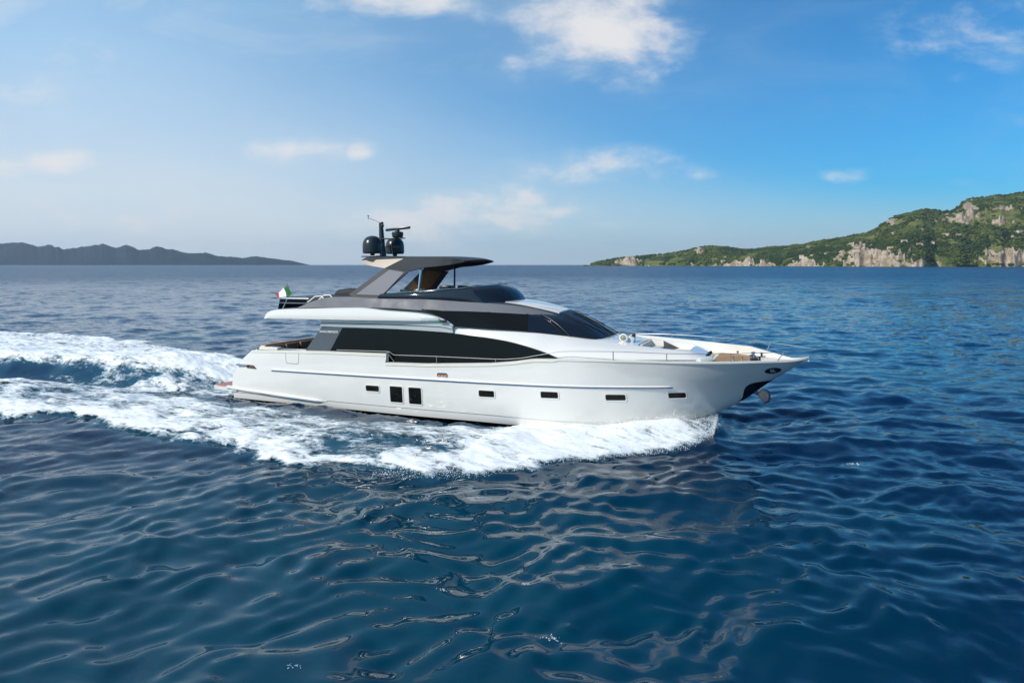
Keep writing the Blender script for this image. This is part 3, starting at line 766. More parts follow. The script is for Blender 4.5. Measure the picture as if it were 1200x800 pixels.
# portholes
PORT = [(-4.31, -3.60, .82, 1.09), (-3.03, -2.38, .40, 1.12), (-2.06, -1.42, .38, 1.12), (1.34, 2.05, .90, 1.18), (4.05, 4.77, .98, 1.26), (6.60, 7.36, .94, 1.20), (8.92, 9.56, 1.02, 1.27)]
def rrect(u0, u1, w0, w1, r, n=5):
    P = []
    for cx, cz, a0 in ((u1 - r, w1 - r, 0), (u0 + r, w1 - r, 90), (u0 + r, w0 + r, 180), (u1 - r, w0 + r, 270)):
        for k in range(n): th = R(a0 + 90 * k / (n - 1)); P.append((cx + r * math.cos(th), cz + r * math.sin(th)))
    return P
def on_hull(P, o, sd_): 
    P = np.array(P); return np.stack([P[:, 0], sd_ * (hull_v(P[:, 0], P[:, 1]) + o), P[:, 1]], -1)
for sd_ in (1, -1):
    for (u0, u1, w0, w1) in PORT:
        a = on_hull(rrect(u0 - .045, u1 + .045, w0 - .045, w1 + .045, .08), -.01, sd_); b = on_hull(rrect(u0 - .04, u1 + .04, w0 - .04, w1 + .04, .08), .022, sd_)
        c = on_hull(rrect(u0, u1, w0, w1, .055), .022, sd_); d_ = on_hull(rrect(u0 + .01, u1 - .01, w0 + .01, w1 - .01, .05), .005, sd_)
        m = MB(); m.grid(np.stack([a, b, c, d_]), 0, cv=True); fr_ = m.build("porthole", WHITE, yacht, angle=30)
        m = MB(); n = len(d_); cen = d_.mean(0); rings = np.stack([cen + (d_ - cen) * k for k in (1, .55, .02)])
        rings[..., 1] = sd_ * (hull_v(rings[..., 0], rings[..., 2]) + .006)
        m.grid(rings, 0, cv=True); m.build("pane", BGLASS, fr_)

# stern: swim platform, side wing, mooring recess, cap
m = MB()
plan = [(-14.06, 2.55), (-13.8, 2.72), (-12.6, 2.86), (-12.2, 2.88)]
pl = plan + [(-12.2, -2.88)] + [(u_, -v_) for u_, v_ in plan[::-1][1:]]
m.prism([(u_, v_, .50) for u_, v_ in pl], (0, 0, -.17), 0); sp = m.build("swim_platform", WHITE, yacht)
m = MB(); m.prism([(u_ + .07, v_ * .965, .503) for u_, v_ in pl], (0, 0, .03)); m.build("platform_teak", PINKT, sp)
for sd_ in (1, -1):
    us = np.linspace(-12.9, -6.6, 40); wt = np.interp(us, [-12.9, -12.3, -6.6], [.53, .50, .20]); vv = np.where(us < -12.45, 2.8, hull_v(np.maximum(us, -12.4), wt))
    wid = .13 * np.interp(us, [-12.9, -9, -7.2, -6.6], [1, 1, .8, .05]); dep = np.interp(us, [-12.9, -10.5, -6.6], [.22, .34, .08])
    G = np.stack([np.stack([us, sd_ * (vv - .03), wt + .06], -1), np.stack([us, sd_ * (vv + wid), wt], -1), np.stack([us, sd_ * (vv + wid), wt - .05], -1), np.stack([us, sd_ * (vv - .25), wt - dep - .03], -1)])
    m = MB(); m.grid(G); m.build("platform_wing", WHITE, yacht, angle=30)
    # mooring recess with roller
    a = on_hull([(-11.7, 1.72), (-11.0, 1.66), (-10.83, 1.50), (-11.45, 1.52)], .012, sd_)
    m = MB(); m.prism(a, (0, -sd_ * .06, 0)); rc = m.build("mooring_recess", BROWN, yacht)
    vv = float(hull_v(-11.4, 1.62))
    m = MB(); m.box((-11.75, sd_ * (vv + .02), 1.68), (.75, .16, .07), bev=.02); m.lathe((-11.28, sd_ * (vv - .02), 1.52), [(.05, 0), (.035, .05), (.035, .14), (.05, .18)], 12); m.lathe((-11.12, sd_ * (vv - .02), 1.52), [(.05, 0), (.035, .05), (.035, .14), (.05, .18)], 12); m.build("mooring_roller", STEEL, rc)
# boarding door seam
for sd_ in (1, -1):
    m = MB(); P = [(-8.95, 2.44), (-8.92, 1.95), (-8.86, 1.88), (-8.2, 1.88), (-8.14, 1.95), (-8.12, 2.44)]
    L_ = on_hull(P, .002, sd_); m.tube(L_, .009, 5); m.build("boarding_gate", DGREY, yacht)
# three-lamp fitting above the rubbing rail
a = on_hull(rrect(-.60, -.08, 1.63, 1.83, .095), .018, 1); m = MB(); cen = a.mean(0)
m.grid(np.stack([on_hull(rrect(-.60, -.08, 1.63, 1.83, .095), -.01, 1), a, cen + (a - cen) * .78 - [0, .012, 0], cen + (a - cen) * .02 - [0, .012, 0]]), 0, cv=True)
ft = m.build("hull_fitting", STEEL, yacht)
for du in (-.155, 0, .155):
    m = MB(); c_ = on_hull([(-.34 + du, 1.72)], .012, 1)[0]; m.box(c_, (.085, .03, .11), bev=.01); m.build("lamp", ORANGE, ft)
    m = MB(); c_ = on_hull([(-.365 + du, 1.772)], .014, 1)[0]; m.box(c_, (.10, .03, .04)); m.build("hood", DGREY, ft)

# --- saloon deckhouse
def sect_loft(K, n, cols):
    """K: {u: [(v,w)...]}: lofted shoulder surface"""
    us = sorted(K); arr = np.array([[c for p in K[u_] for c in p] for u_ in us]); KK = np.concatenate([np.array(us)[:, None], arr], 1)
    x = np.linspace(us[0], us[-1], n); S = pch(KK, x).reshape(n, -1, 2); m_ = S.shape[1]
    q_ = np.linspace(0, m_ - 1, cols); out = np.zeros((n, cols, 3))
    for i in range(n):
        out[i, :, 1:] = pch(np.concatenate([np.arange(m_)[:, None], S[i]], 1), q_)
    out[..., 0] = x[:, None]
    return out
SHO = {-.3: [(2.80, 1.74), (2.79, 2.6), (2.66, 3.52), (2.60, 3.84)], 1.5: [(2.82, 1.74), (2.80, 2.6), (2.69, 3.36), (2.50, 3.74)], 3.3: [(2.84, 1.74), (2.80, 2.62), (2.72, 3.06), (2.28, 3.60)],
       4.7: [(2.83, 2.2), (2.78, 2.68), (2.50, 2.98), (1.84, 3.44)], 6.1: [(2.66, 2.38), (2.56, 2.68), (2.20, 2.96), (1.36, 3.24)], 7.2: [(2.42, 2.38), (2.30, 2.68), (1.98, 2.90), (1.42, 3.09)],
       8.5: [(2.06, 2.38), (1.95, 2.66), (1.72, 2.82), (1.36, 2.95)], 9.6: [(1.74, 2.38), (1.64, 2.60), (1.46, 2.73), (1.18, 2.84)], 10.25: [(1.50, 2.38), (1.42, 2.50), (1.28, 2.58), (1.05, 2.64)]}
SG_ = sect_loft(SHO, 90, 18)
m = MB(); m.grid(SG_); m.grid(mir(SG_))
# front end of the trunk, and the deck across its top with the sunken lounge
e = SG_[-1]; m.grid(np.stack([e, e * [1, .5, 1] + [.10, 0, -.05], mir(e) * [1, .5, 1] + [.10, 0, -.05], mir(e)]))
x = SG_[:, 0, 0]; ins = (x > 5.9); T_ = SG_[ins][:, -1]
WELL = (x[ins] > 7.55) & (x[ins] < 9.75)
for i in range(len(T_) - 1):
    a, b = T_[i], T_[i + 1]
    if WELL[i] and WELL[i + 1]:
        for s_ in (1, -1):
            ia, ib = a * [1, s_, 1] - [0, s_ * .12, 0], b * [1, s_, 1] - [0, s_ * .12, 0]
            m.grid(np.array([[a * [1, s_, 1], b * [1, s_, 1]], [ia, ib], [(ia[0], ia[1] - s_ * .06, 2.45), (ib[0], ib[1] - s_ * .06, 2.45)]]))
    else:
        ks = np.linspace(-1, 1, 9); m.grid(np.stack([np.stack([p * [1, k, 1] + [0, 0, .05 * (1 - k * k)] for k in ks]) for p in (a, b)]))
iw = np.where(WELL)[0]
for i in (iw[0], iw[-1]):
    a = T_[i]; ks = np.linspace(-1, 1, 9); m.grid(np.stack([np.stack([a * [1, k, 1] + [0, 0, .05 * (1 - k * k)] for k in ks]), np.stack([a * [1, k, 0] + [0, 0, 2.45] for k in ks])]))
m.build("coachroof", WHITE, yacht, angle=32)
# lounge cushions and side table in the foredeck well
m = MB(); m.box((7.95, 0, 2.62), (.7, 1.9, .34), bev=.06); m.box((7.68, 0, 2.86), (.2, 1.9, .34), bev=.06); m.box((9.2, .15, 2.58), (.9, 1.5, .26), bev=.06); m.build("sun_lounge", LCUSH, yacht)
m = MB(); m.box((8.75, .62, 2.76), (.45, .35, .05), bev=.01); m.box((8.75, .62, 2.60), (.08, .08, .3)); m.build("side_table", TEAK, yacht)
m = MB(); m.prism([(8.28, -.9, 3.02), (8.30, -.9, 2.55), (8.95, -.9, 2.72)], (0, .05, 0)); m.build("glass_divider", SGLASS, yacht)
# round searchlight and horn by the windscreen
m = MB(); m.lathe((7.0, .95, 3.30), [(.13, 0), (.17, .02), (.17, .07), (.12, .08), (.10, .03), (.02, .035)], 24, axis='v'); sl_ = m.build("searchlight", WHITE, yacht)
m = MB(); m.lathe((7.0, .95, 3.30), [(.115, .07), (.12, .09), (.08, .085), (.04, .10)], 20, axis='v'); m.build("lens_ring", GOLD, sl_)
m = MB(); m.box((7.28, .7, 3.20), (.26, .30, .26), bev=.05, ry=.3); m.build("lounge_console", FASC, yacht)
m = MB(); m.box((7.33, .55, 3.36), (.14, .2, .16), bev=.03); m.build("black_speaker", BLACK, yacht)

# saloon windows (panels on the deckhouse side)
sal_top = [(-5.84, 2.66, 3.60), (-3.58, 2.66, 3.60), (-.13, 2.68, 3.49), (1.3, 2.72, 3.37), (2.55, 2.755, 3.215), (3.71, 2.815, 2.965), (4.35, 2.845, 2.78), (4.78, 2.87, 2.62)]
sal_bot = [(-6.46, 2.80, 2.50), (-4.6, 2.81, 1.95), (-.9, 2.82, 1.85), (.8, 2.85, 1.86), (2.1, 2.87, 1.92), (3.3, 2.885, 2.3), (4.1, 2.89, 2.50), (4.78, 2.88, 2.60)]
qt_top = [(-7.07, 2.63, 3.63), (-5.89, 2.655, 3.60)]; qt_bot = [(-8.0, 2.76, 2.44), (-6.50, 2.795, 2.46)]
for sd_ in (1, -1):
    G = ruled(sal_top, sal_bot, 50, 8) + offs(.05); B = G - [0, .10, 0]
    if sd_ < 0: G, B = mir(G), mir(B)
    m = MB(); m.solid(G, B); sw = m.build("saloon_window", BGLASS, yacht)
    # quarter window behind the saloon panes
    G = ruled(qt_top, qt_bot, 6, 6, smooth=False); B = G - [0, .09, 0]
    if sd_ < 0: G, B = mir(G), mir(B)
    m = MB(); m.solid(G, B); qw = m.build("quarter_window", SGLASS, yacht)
    e0 = ruled([(-5.90, 2.66, 3.605)], [(-6.52, 2.80, 2.46)], 1, 2) if False else None
    m = MB(); pts = [(-5.875, sd_ * 2.665, 3.6), (-6.49, sd_ * 2.805, 2.48)]; m.tube(pts, .012, 6); m.build("window_trim", STEEL, qw)
# dark timber-and-glass after wall of the saloon
m = MB(); G = ruled([(-7.0, -2.6, 3.65), (-7.0, 2.6, 3.65)], [(-7.7, -2.7, 1.74), (-7.7, 2.7, 1.74)], 6, 3, smooth=False); m.solid(G, G + [.08, 0, 0]); m.build("saloon_doors", BGLASS, yacht)
# builder's lettering on the after quarter glass
def text(body, size, parent, mtl, P, du, dw, name="lettering", align='CENTER'):
    cu = bpy.data.curves.new(name, 'FONT'); cu.body = body; cu.size = 1; cu.align_x = align; cu.align_y = 'CENTER'; cu.extrude = .01
    o = bpy.data.objects.new("tmp_text", cu); COL.objects.link(o); bpy.context.view_layer.update()
    me = bpy.data.meshes.new_from_object(o.evaluated_get(bpy.context.evaluated_depsgraph_get())); bpy.data.objects.remove(o)
    P, du, dw = map(np.array, (P, du, dw)); nn = np.cross(du, dw); nn = nn / np.linalg.norm(nn)
    for v in me.vertices:
        p = P + du * v.co.x * size + dw * v.co.y * size + nn * v.co.z * .4; v.co = (p[0], -p[1], p[2])
    me.materials.append(mtl); t = bpy.data.objects.new(name, me); COL.objects.link(t); t.parent = parent; return t
text("SANLORENZO", .135, yacht, WTEXT, (-6.62, 2.695, 3.40), (1.22, .02, -.01), (.12, -.11, 1.0))

# --- upper deck overhang and the pale band under it
OV = [(-10.40, 2.86, 3.955, 4.02), (-10.2, 2.95, 3.96, 4.22), (-9.85, 3.0, 3.965, 4.38), (-9.31, 3.03, 3.97, 4.45), (-8, 3.05, 3.97, 4.49), (-4.7, 3.05, 3.97, 4.56), (-3.3, 3.04, 3.97, 4.45), (-1.56, 3.0, 3.97, 4.34), (-.53, 2.93, 3.95, 4.13), (-.1, 2.87, 3.84, 3.93), (.04, 2.82, 3.79, 3.82)]
us = np.unique(np.concatenate([np.linspace(-10.4, .04, 60), np.linspace(-10.4, -9.3, 14)])); O_ = pch(OV, us)
sec = []
for u_, (v_, wb, wt) in zip(us, O_):
    h_ = wt - wb
    half = [(v_ - .5, wb), (v_ - .16, wb + .005), (v_ - .02, wb + .03), (v_, wb + .16 * h_), (v_ - .01, wb + .55 * h_), (v_ - .05, wt - .06 * h_), (v_ - .12, wt), (v_ - .5, wt)]
    ring = half + [(-a_, b_) for a_, b_ in half[::-1]]
    dip = .16 * (1 - sstep(-10.4, -9.4, u_))
    sec.append([(u_ - (dip * 3 * (1 - (a_ / v_) ** 2) if u_ < -9.4 else 0), a_, b_) for a_, b_ in ring])
G = np.array(sec); m = MB(); m.grid(G, 0, cv=True)
for e in (G[0], G[-1]): m.add(e.tolist(), [tuple(range(len(e)))])
m.build("upper_deck", WHITE, yacht, angle=40)
for sd_ in (1, -1):
    G = ruled([(-6.95, 2.80, 3.99), (-3, 2.84, 3.985), (-.7, 2.85, 3.965), (-.02, 2.80, 3.80)], [(-7.12, 2.70, 3.66), (-3, 2.72, 3.61), (-.7, 2.735, 3.535), (.0, 2.735, 3.50)], 30, 5); B = G - [0, .12, 0]
    if sd_ < 0: G, B = mir(G), mir(B)
    m = MB(); m.solid(G, B); fa_ = m.build("saloon_fascia", FASC, yacht)
    L_ = outward(G, .004)[:, 2]; m = MB(); m.tube(L_, .014, 5); m.build("fascia_groove", DGREY, fa_)
m = MB(); m.solid(*(lambda G: (G, G - [0, 0, .06]))(ruled([(-7.1, -2.6, 3.64), (-.2, -2.6, 3.58)], [(-7.1, 2.6, 3.64), (-.2, 2.6, 3.58)], 3, 5, smooth=False))); m.build("saloon_roof", WHITE, yacht)
# navigation light
m = MB(); m.box((-.36, 2.95, 4.02), (.34, .10, .10), bev=.02); nl = m.build("navigation_light", BLACK, yacht)
m = MB(); m.box((-.52, 2.985, 4.02), (.13, .07, .07), bev=.02); m.build("lens", GLENS, nl)
m = MB(); m.box((-1.0, 2.975, 4.10), (.9, .05, .14), bev=.02); m.build("side_light_recess", FASC, yacht)

# --- grey sheer band, upper windows, windscreen, roof
BT = [(-8.25, 2.86, 4.53), (-7.27, 2.81, 4.86), (-6.42, 2.76, 5.02), (-5.6, 2.72, 5.03), (-4.01, 2.66, 4.95), (-1.55, 2.52, 4.91), (.27, 2.25, 4.79), (2.0, 1.85, 4.66), (3.02, 1.45, 4.49), (3.94, .98, 4.22)]
BB = [(-8.22, 2.88, 4.49), (-7.2, 2.885, 4.535), (-6.3, 2.88, 4.545), (-5.38, 2.86, 4.55), (-3.46, 2.82, 4.54), (-1.56, 2.73, 4.45), (.39, 2.5, 4.405), (2.1, 2.1, 4.32), (3.11, 1.7, 4.24), (3.97, 1.03, 4.17)]
BTn = curve(BT, 70); 
for sd_ in (1, -1):
    G = ruled(BT, BB, 70, 7, bulge=0); G = outward(G, .03)
    B = G - [0, .10, 0]
    if sd_ < 0: G, B = mir(G), mir(B)
    m = MB(); m.solid(G, B); m.build("sheer_band", GREY, yacht, angle=45)
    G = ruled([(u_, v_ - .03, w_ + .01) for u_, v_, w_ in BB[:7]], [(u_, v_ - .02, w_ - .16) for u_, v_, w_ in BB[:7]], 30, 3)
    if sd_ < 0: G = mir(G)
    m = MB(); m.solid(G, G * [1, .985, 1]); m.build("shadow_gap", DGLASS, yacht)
UT = [(-1.56, 2.70, 4.46), (-.9, 2.63, 4.45), (-.3, 2.56, 4.43), (.39, 2.47, 4.41), (1.5, 2.24, 4.36), (3.07, 1.69, 4.25), (3.54, 1.42, 4.21), (3.97, 1.00, 4.18), (4.15, .76, 4.22), (4.28, .4, 4.26), (4.32, 0, 4.275)]
UB = [(-1.54, 2.74, 4.44), (-.94, 2.75, 4.29), (-.45, 2.73, 4.07), (-.09, 2.70, 3.79), (1.53, 2.6, 3.68), (3.29, 2.35, 3.57), (4.93, 1.82, 3.375), (6.02, 1.36, 3.215), (6.14, 1.05, 3.225), (6.20, .5, 3.245), (6.22, 0, 3.25)]
def wrap(i0, i1, n, k=7, both=False, o=0.0):
    T, B = UT[i0:i1 + 1], UB[i0:i1 + 1]
    if both: T = T + [(u_, -v_, w_) for u_, v_, w_ in T[::-1][1:]]; B = B + [(u_, -v_, w_) for u_, v_, w_ in B[::-1][1:]]
    G = ruled(T, B, n, k); G = outward(G, .05) * 1
    t = np.linspace(0, 1, k)[None, :, None]; return G + (outward(G, 1) - G) * (o + .10 * 4 * t * (1 - t) * (1 if both else .35))
for sd_ in (1, -1):
    for nm, i0, i1, mt, o in (("upper_window", 0, 5, BGLASS, 0), ("side_window", 5, 6, DGLASS, -.012)):
        G = wrap(i0, i1, 40 if i0 == 0 else 12, o=o); B = G - [0, .08, 0]
        if sd_ < 0: G, B = mir(G), mir(B)
        m = MB(); m.solid(G, B); m.build(nm, mt, yacht)
G = wrap(6, 10, 60, 9, both=True); m = MB(); m.solid(G, outward(G, -.06)); ws = m.build("windscreen", DGLASS, yacht, angle=60)
for i in (0, -1):
    L_ = outward(G, .012)[i]; m = MB(); m.tube(L_, .022, 8); m.build("windscreen_pillar", BLACK, ws)
for i in (26, 33):
    L_ = outward(G, .01)[i]; m = MB(); m.tube(L_, .022, 6); m.build("windscreen_mullion", BLACK, ws)
Gw = outward(G, .05)
for i, tip in ((22, 14), (34, 26), (45, 38)):   # wipers
    m = MB(); a, b = Gw[i, 8], Gw[tip, 3]; m.tube([a, (a + b) / 2 + [0, 0, .03], b], [.022, .018, .012], 6); m.lathe(a, [(.05, -.03), (.05, .02), (.02, .05)], 10); m.tube([Gw[tip, 1] + [0, 0, .0], b, Gw[tip - 1 if tip > 1 else 1, 6]], .014, 5); m.build("wiper", BLACK, ws)
# roof between the bands
K = curve(BT, 70); K = K[K[:, 0] > 1.0]; ks = np.linspace(-1, 1, 17)
G = np.stack([np.stack([np.array([p[0] + .30 * (1 - k * k) * sstep(3.0, 3.95, p[0]), p[1] * k, p[2] + .07 * (1 - k ** 4)]) for k in ks]) for p in K])
m = MB(); m.solid(G, G - [0, 0, .08]); m.build("wheelhouse_roof", DGREY, yacht)
HK = [(1.80, 1.22, 4.735), (2.4, 1.16, 4.68), (3.1, 1.05, 4.56), (3.7, .93, 4.42), (4.16, .80, 4.285)]
x = np.linspace(1.8, 4.16, 24); H_ = pch(HK, x)
G = np.stack([np.stack([np.array([x[i] + .16 * (1 - k * k) * sstep(3.4, 4.16, x[i]), H_[i, 0] * k, H_[i, 1] + .065 * (1 - k * k)]) for k in ks]) for i in range(24)])
G = G + [0, 0, .03]; m = MB(); m.solid(G, G - [0, 0, .07]); m.build("roof_hood", WHITE, yacht, angle=50)

# --- flybridge
m = MB(); us = np.linspace(-9.9, 1.2, 30); hw = np.interp(us, [-9.9, -4, 0, 1.2], [2.55, 2.5, 2.1, 1.8]); m.solid(*(lambda G: (G, G - [0, 0, .05]))(np.stack([np.stack([us, k * hw, np.interp(us, [-9.9, -4.7, 1.2], [4.40, 4.60, 4.66])], -1) for k in np.linspace(-1, 1, 5)]))); m.build("flybridge_deck", TEAK, yacht)
FT = [(-3.85, 2.24, 5.16), (-2.1, 2.12, 5.26), (-1.0, 2.02, 5.34), (.0, 1.82, 5.39), (.55, 1.45, 5.44), (.92, 1.0, 5.48), (1.12, .5, 5.51), (1.16, 0, 5.52)]
FB = [(-4.05, 2.42, 4.94), (-2.1, 2.36, 4.925), (-.8, 2.24, 4.88), (.3, 2.03, 4.79), (1.1, 1.78, 4.73), (1.78, 1.22, 4.70), (2.02, .6, 4.79), (2.06, 0, 4.81)]
T2 = FT + [(a_, -b_, c_) for a_, b_, c_ in FT[::-1][1:]]; B2 = FB + [(a_, -b_, c_) for a_, b_, c_ in FB[::-1][1:]]
G = ruled(T2, B2, 90, 8); t = np.linspace(0, 1, 8)[None, :, None]; G = G + (outward(G, 1) - G) * (.12 * 4 * t * (1 - t))
m = MB(); m.solid(G, outward(G, -.05)); fw = m.build("flybridge_windscreen", DGLASS, yacht, angle=60)
m = MB(); m.tube(outward(G, .01)[:, 0], .022, 6); m.build("windscreen_edge", STEEL, fw)
m = MB(); m.box((.2, -.2, 5.30), (1.1, 2.3, .34), bev=.1); m.box((.85, -.35, 5.50), (.16, .16, .12), bev=.03); m.box((.05, .9, 5.44), (.7, .5, .12), bev=.03); m.build("helm_console", BLACK, yacht)
for c_, d_ in (((-1.05, 1.35, 5.42), (.5, .55, .16)), ((-1.2, -.9, 5.30), (.6, .8, .3))):
    m = MB(); m.box(c_, d_, bev=.05); m.build("helm_seat", BLACK, yacht)
m = MB(); m.box((-2.9, 1.75, 5.02), (1.6, .55, .30), bev=.06); m.box((-2.9, -1.6, 5.0), (2.2, .6, .5), bev=.06); m.box((-3.6, .2, 4.95), (.6, 2.0, .5), bev=.06); m.build("flybridge_sofa", CUSH, yacht)
for c_ in ((-3.3, 1.3, 5.28), (-2.55, 1.25, 5.30), (-3.0, .6, 5.25)):
    m = MB(); m.box(c_, (.34, .4, .10), bev=.03); m.build("throw_cushion", LCUSH, yacht)
m = MB(); m.box((-2.95, 1.1, 5.18), (1.3, .8, .06), bev=.01); m.box((-2.95, 1.1, 4.9), (.2, .2, .6)); tb = m.build("flybridge_table", TEAK, yacht)
for k, (a_, b_) in enumerate(((-3.30, 1.15), (-2.55, 1.1))):
    m = MB(); r = random.Random(k)
    for _ in range(26):
        th, ph, rr = r.random() * 6.28, r.random() * 1.4, .05 + .11 * r.random(); p = np.array((a_ + rr * math.cos(th) * math.cos(ph) * 1.2, b_ + rr * math.sin(th) * math.cos(ph), 5.27 + rr * math.sin(ph))); q1 = np.array((r.random() - .5, r.random() - .5, r.random() - .5)) * .12; q2 = np.array((r.random() - .5, r.random() - .5, r.random() - .5)) * .12
        m.add([p, p + q1, p + q2], [(0, 1, 2)])
    m.build("plant_foliage", LEAFY, yacht, weld=0)
m = MB(); m.tube([(-9.0 + .0, -1.2, 4.95), (-8, -.9, 5.0), (-6.3, -.6, 4.98)], [.30, .34, .28], 10); m.box((-7.4, .2, 4.75), (3.4, 2.4, .46), bev=.16); m.build("covered_lounger", MATTE, yacht)
m = MB(); m.tube([(-8.25, 2.2, 4.75), (-7.9, 2.1, 5.02), (-7.5, 2.1, 5.05), (-7.2, 2.15, 4.8)], .03, 8); m.tube([(-8.05, 1.8, 4.75), (-7.7, 1.7, 5.06), (-7.3, 1.7, 5.08), (-7.0, 1.75, 4.8)], .03, 8); m.build("lounge_chair_frame", WCLOTH, yacht)
# after rail of the flybridge with dark glass
Ra = [(-7.75, 2.72, 4.95), (-9.3, 2.74, 4.96), (-9.62, 2.68, 4.965), (-9.78, 2.45, 4.97), (-9.85, 1.2, 4.97), (-9.87, 0, 4.97)]
Ra = Ra + [(a_, -b_, c_) for a_, b_, c_ in Ra[::-1][1:]]
m = MB(); m.tube(curve(Ra, 60), .026, 8); m.tube([(p[0] + .02, p[1] * .995, p[2] - .22) for p in curve(Ra, 60)], .016, 6)
for a_, b_ in ((-9.05, 2.72), (-9.82, 1.2), (-9.82, -1.2), (-9.05, -2.72)): m.tube([(a_, b_, 4.96), (a_ - .28 if abs(b_) > 2 else a_ - .1, b_ + .04 * np.sign(b_), 4.42)], .022, 8)
m.build("flybridge_rail", STEEL, yacht)
G = ruled([(p[0] + .04, p[1] * .985, p[2] - .05) for p in Ra[2:-2]], [(p[0] - .06, p[1] * 1.0, 4.42) for p in Ra[2:-2]], 30, 4); m = MB(); m.solid(G, G + [.02, 0, 0]); m.build("rail_glass", SGLASS if False else BGLASS, yacht)
# hardtop legs
def arch_v(w_): return np.interp(w_, [4.94, 6.26, 6.8], [2.40, 1.87, 1.80])
def panel3(P): return [(u_, float(arch_v(w_)), w_) for u_, w_ in P]
FR = [(-4.02, 6.36), (-5.74, 5.13), (-5.31, 4.93), (-4.06, 4.93), (-2.78, 6.13)]
PN = [(-3.76, 6.255), (-2.93, 6.125), (-3.86, 5.09), (-5.32, 5.13)]
for sd_ in (1, -1):
    F3 = np.array(panel3(FR)) * [1, sd_, 1]; P3 = np.array(panel3(PN)) * [1, sd_, 1]
    m = MB(); m.prism(F3 - offs(sd_ * .02), offs(-sd_ * .10)); hl = m.build("hardtop_leg", DGREY, yacht)
    m = MB(); m.prism(P3 + offs(sd_ * .015), offs(-sd_ * .03)); m.build("leg_panel", PANEL, hl)
    m = MB(); m.prism(np.array(panel3([(-3.9, 6.2), (-5.4, 5.12), (-4.2, 5.0), (-2.98, 6.12)])) * [1, sd_, 1] - offs(sd_ * .125), offs(-sd_ * .03)); m.build("leg_lining", BROWN, hl)
    m = MB(); m.tube([tuple(p) for p in (F3[3] + [.03, 0, 0], F3[4] + [.03, 0, 0])], .03, 6); m.build("leg_edge", BLACK, hl)
# hardtop
for sd_ in (1, -1):
    G = ruled([(-2.98, 1.82, 6.765), (-1.8, 1.82, 6.80), (-.92, 1.80, 6.77), (-.45, 1.74, 6.71), (-.05, 1.56, 6.62)], [(-3.98, 1.87, 6.33), (-2.83, 1.86, 6.15), (-1.94, 1.85, 6.335), (-1.3, 1.83, 6.37), (-.6, 1.75, 6.44), (-.03, 1.56, 6.55)], 40, 5, bulge=0, smooth=False)
    C_ = ruled([(-5.42, 1.76, 6.72), (-4.2, 1.80, 6.745), (-3.02, 1.82, 6.76)], [(-5.22, 1.74, 6.52), (-4.6, 1.82, 6.42), (-4.02, 1.87, 6.335)], 14, 4, smooth=False)
    B, CB = G - [0, .22, 0], C_ - [0, .2, 0]
    if sd_ < 0: G, B, C_, CB = mir(G), mir(B), mir(C_), mir(CB)
    m = MB(); m.solid(G, B); m.build("hardtop_side", DGREY, yacht)
    m = MB(); m.solid(C_, CB); m.build("hardtop_cheek", BEIGE, yacht)
us = np.linspace(-5.42, -.02, 36); zt = pch([(-5.42, 6.75), (-5.1, 6.86), (-2.7, 6.81), (-1.2, 6.775), (-.5, 6.71), (-.02, 6.60)], us); hw = np.interp(us, [-5.42, -5.0, -.92, -.45, -.02], [1.70, 1.79, 1.78, 1.71, 1.52])
G = np.stack([np.stack([us + .26 * (1 - k * k) * sstep(-1.2, 0, us) - .12 * (1 - k * k) * sstep(-4.8, -5.4, us), k * hw, zt + .06 * (1 - k * k)], -1) for k in np.linspace(-1, 1, 15)])
B = G.copy(); B[..., 2] -= np.interp(us, [-5.42, -4.8, -2.9, -.8, -.02], [.06, .22, .30, .22, .04])[None]
m = MB(); m.solid(G, B, 0, mb=1); m.build("hardtop", [DGREY, BROWN], yacht)
for a_, b_, mt in ((1.6, 1, STEEL), (-1.6, -1, BLACK)):
    m = MB(); m.tube([(-2.20, a_, 6.42), (-2.31, a_ * 1.08, 5.15)], .055 if b_ > 0 else .045, 10); m.build("hardtop_post", mt, yacht)
# mast with domes, radar and wind vane
m = MB(); m.tube([(-5.36, 0, 6.84), (-5.42, 0, 7.6), (-5.47, 0, 8.60)], [.17, .14, .10], 12); m.lathe((-5.40, 0, 8.52), [(.02, 0), (.075, .01), (.075, .10), (.03, .13)], 12); m.box((-5.36, .03, 8.45), (.10, .16, .14), bev=.03); m.build("mast", BLACK, yacht)
m = MB(); m.box((-4.92, 0, 7.80), (1.56, .34, .05), bev=.015); m.box((-4.95, 0, 7.38), (1.1, .10, .05)); m.box((-5.3, 0, 6.92), (.9, 2.6, .05), bev=.02); m.build("mast_platform", BLACK, yacht)
for b_ in (.98, -.98):
    m = MB(); m.lathe((-5.31, b_, 7.06), [(.02, 0), (.40, 0), (.46, .03), (.47, .12), (.47, .42), (.44, .58), (.36, .72), (.24, .81), (.10, .85), (.01, .86)], 32)
    dm = m.build("satellite_dome", BLACK, yacht, angle=50); m = MB(); m.lathe((-5.31, b_, 6.88), [(.12, 0), (.10, .06), (.12, .2)], 16); m.build("dome_foot", BLACK, dm)
m = MB(); m.lathe((-4.50, 0, 7.825), [(.20, 0), (.26, .04), (.29, .20), (.27, .28), (.12, .32), (.08, .40)], 24); rd = m.build("radar", BLACK, yacht)
m = MB(); m.box((-4.48, 0, 8.27), (1.40, .14, .13), bev=.04, rz=.0, ry=-.06); m.build("radar_scanner", BLACK, rd)
m = MB(); m.tube([(-5.47, 0, 8.60), (-6.22, 0, 8.88)], .010, 5); m.tube([(-6.22, 0, 8.80), (-6.22, 0, 8.97)], .012, 5); m.tube([(-6.30, -.1, 8.82), (-6.14, .1, 8.95)], .012, 5); m.lathe((-6.22, 0, 8.96), [(.03, 0), (.05, .03), (.02, .05)], 8); m.build("wind_vane", BLACK, yacht)
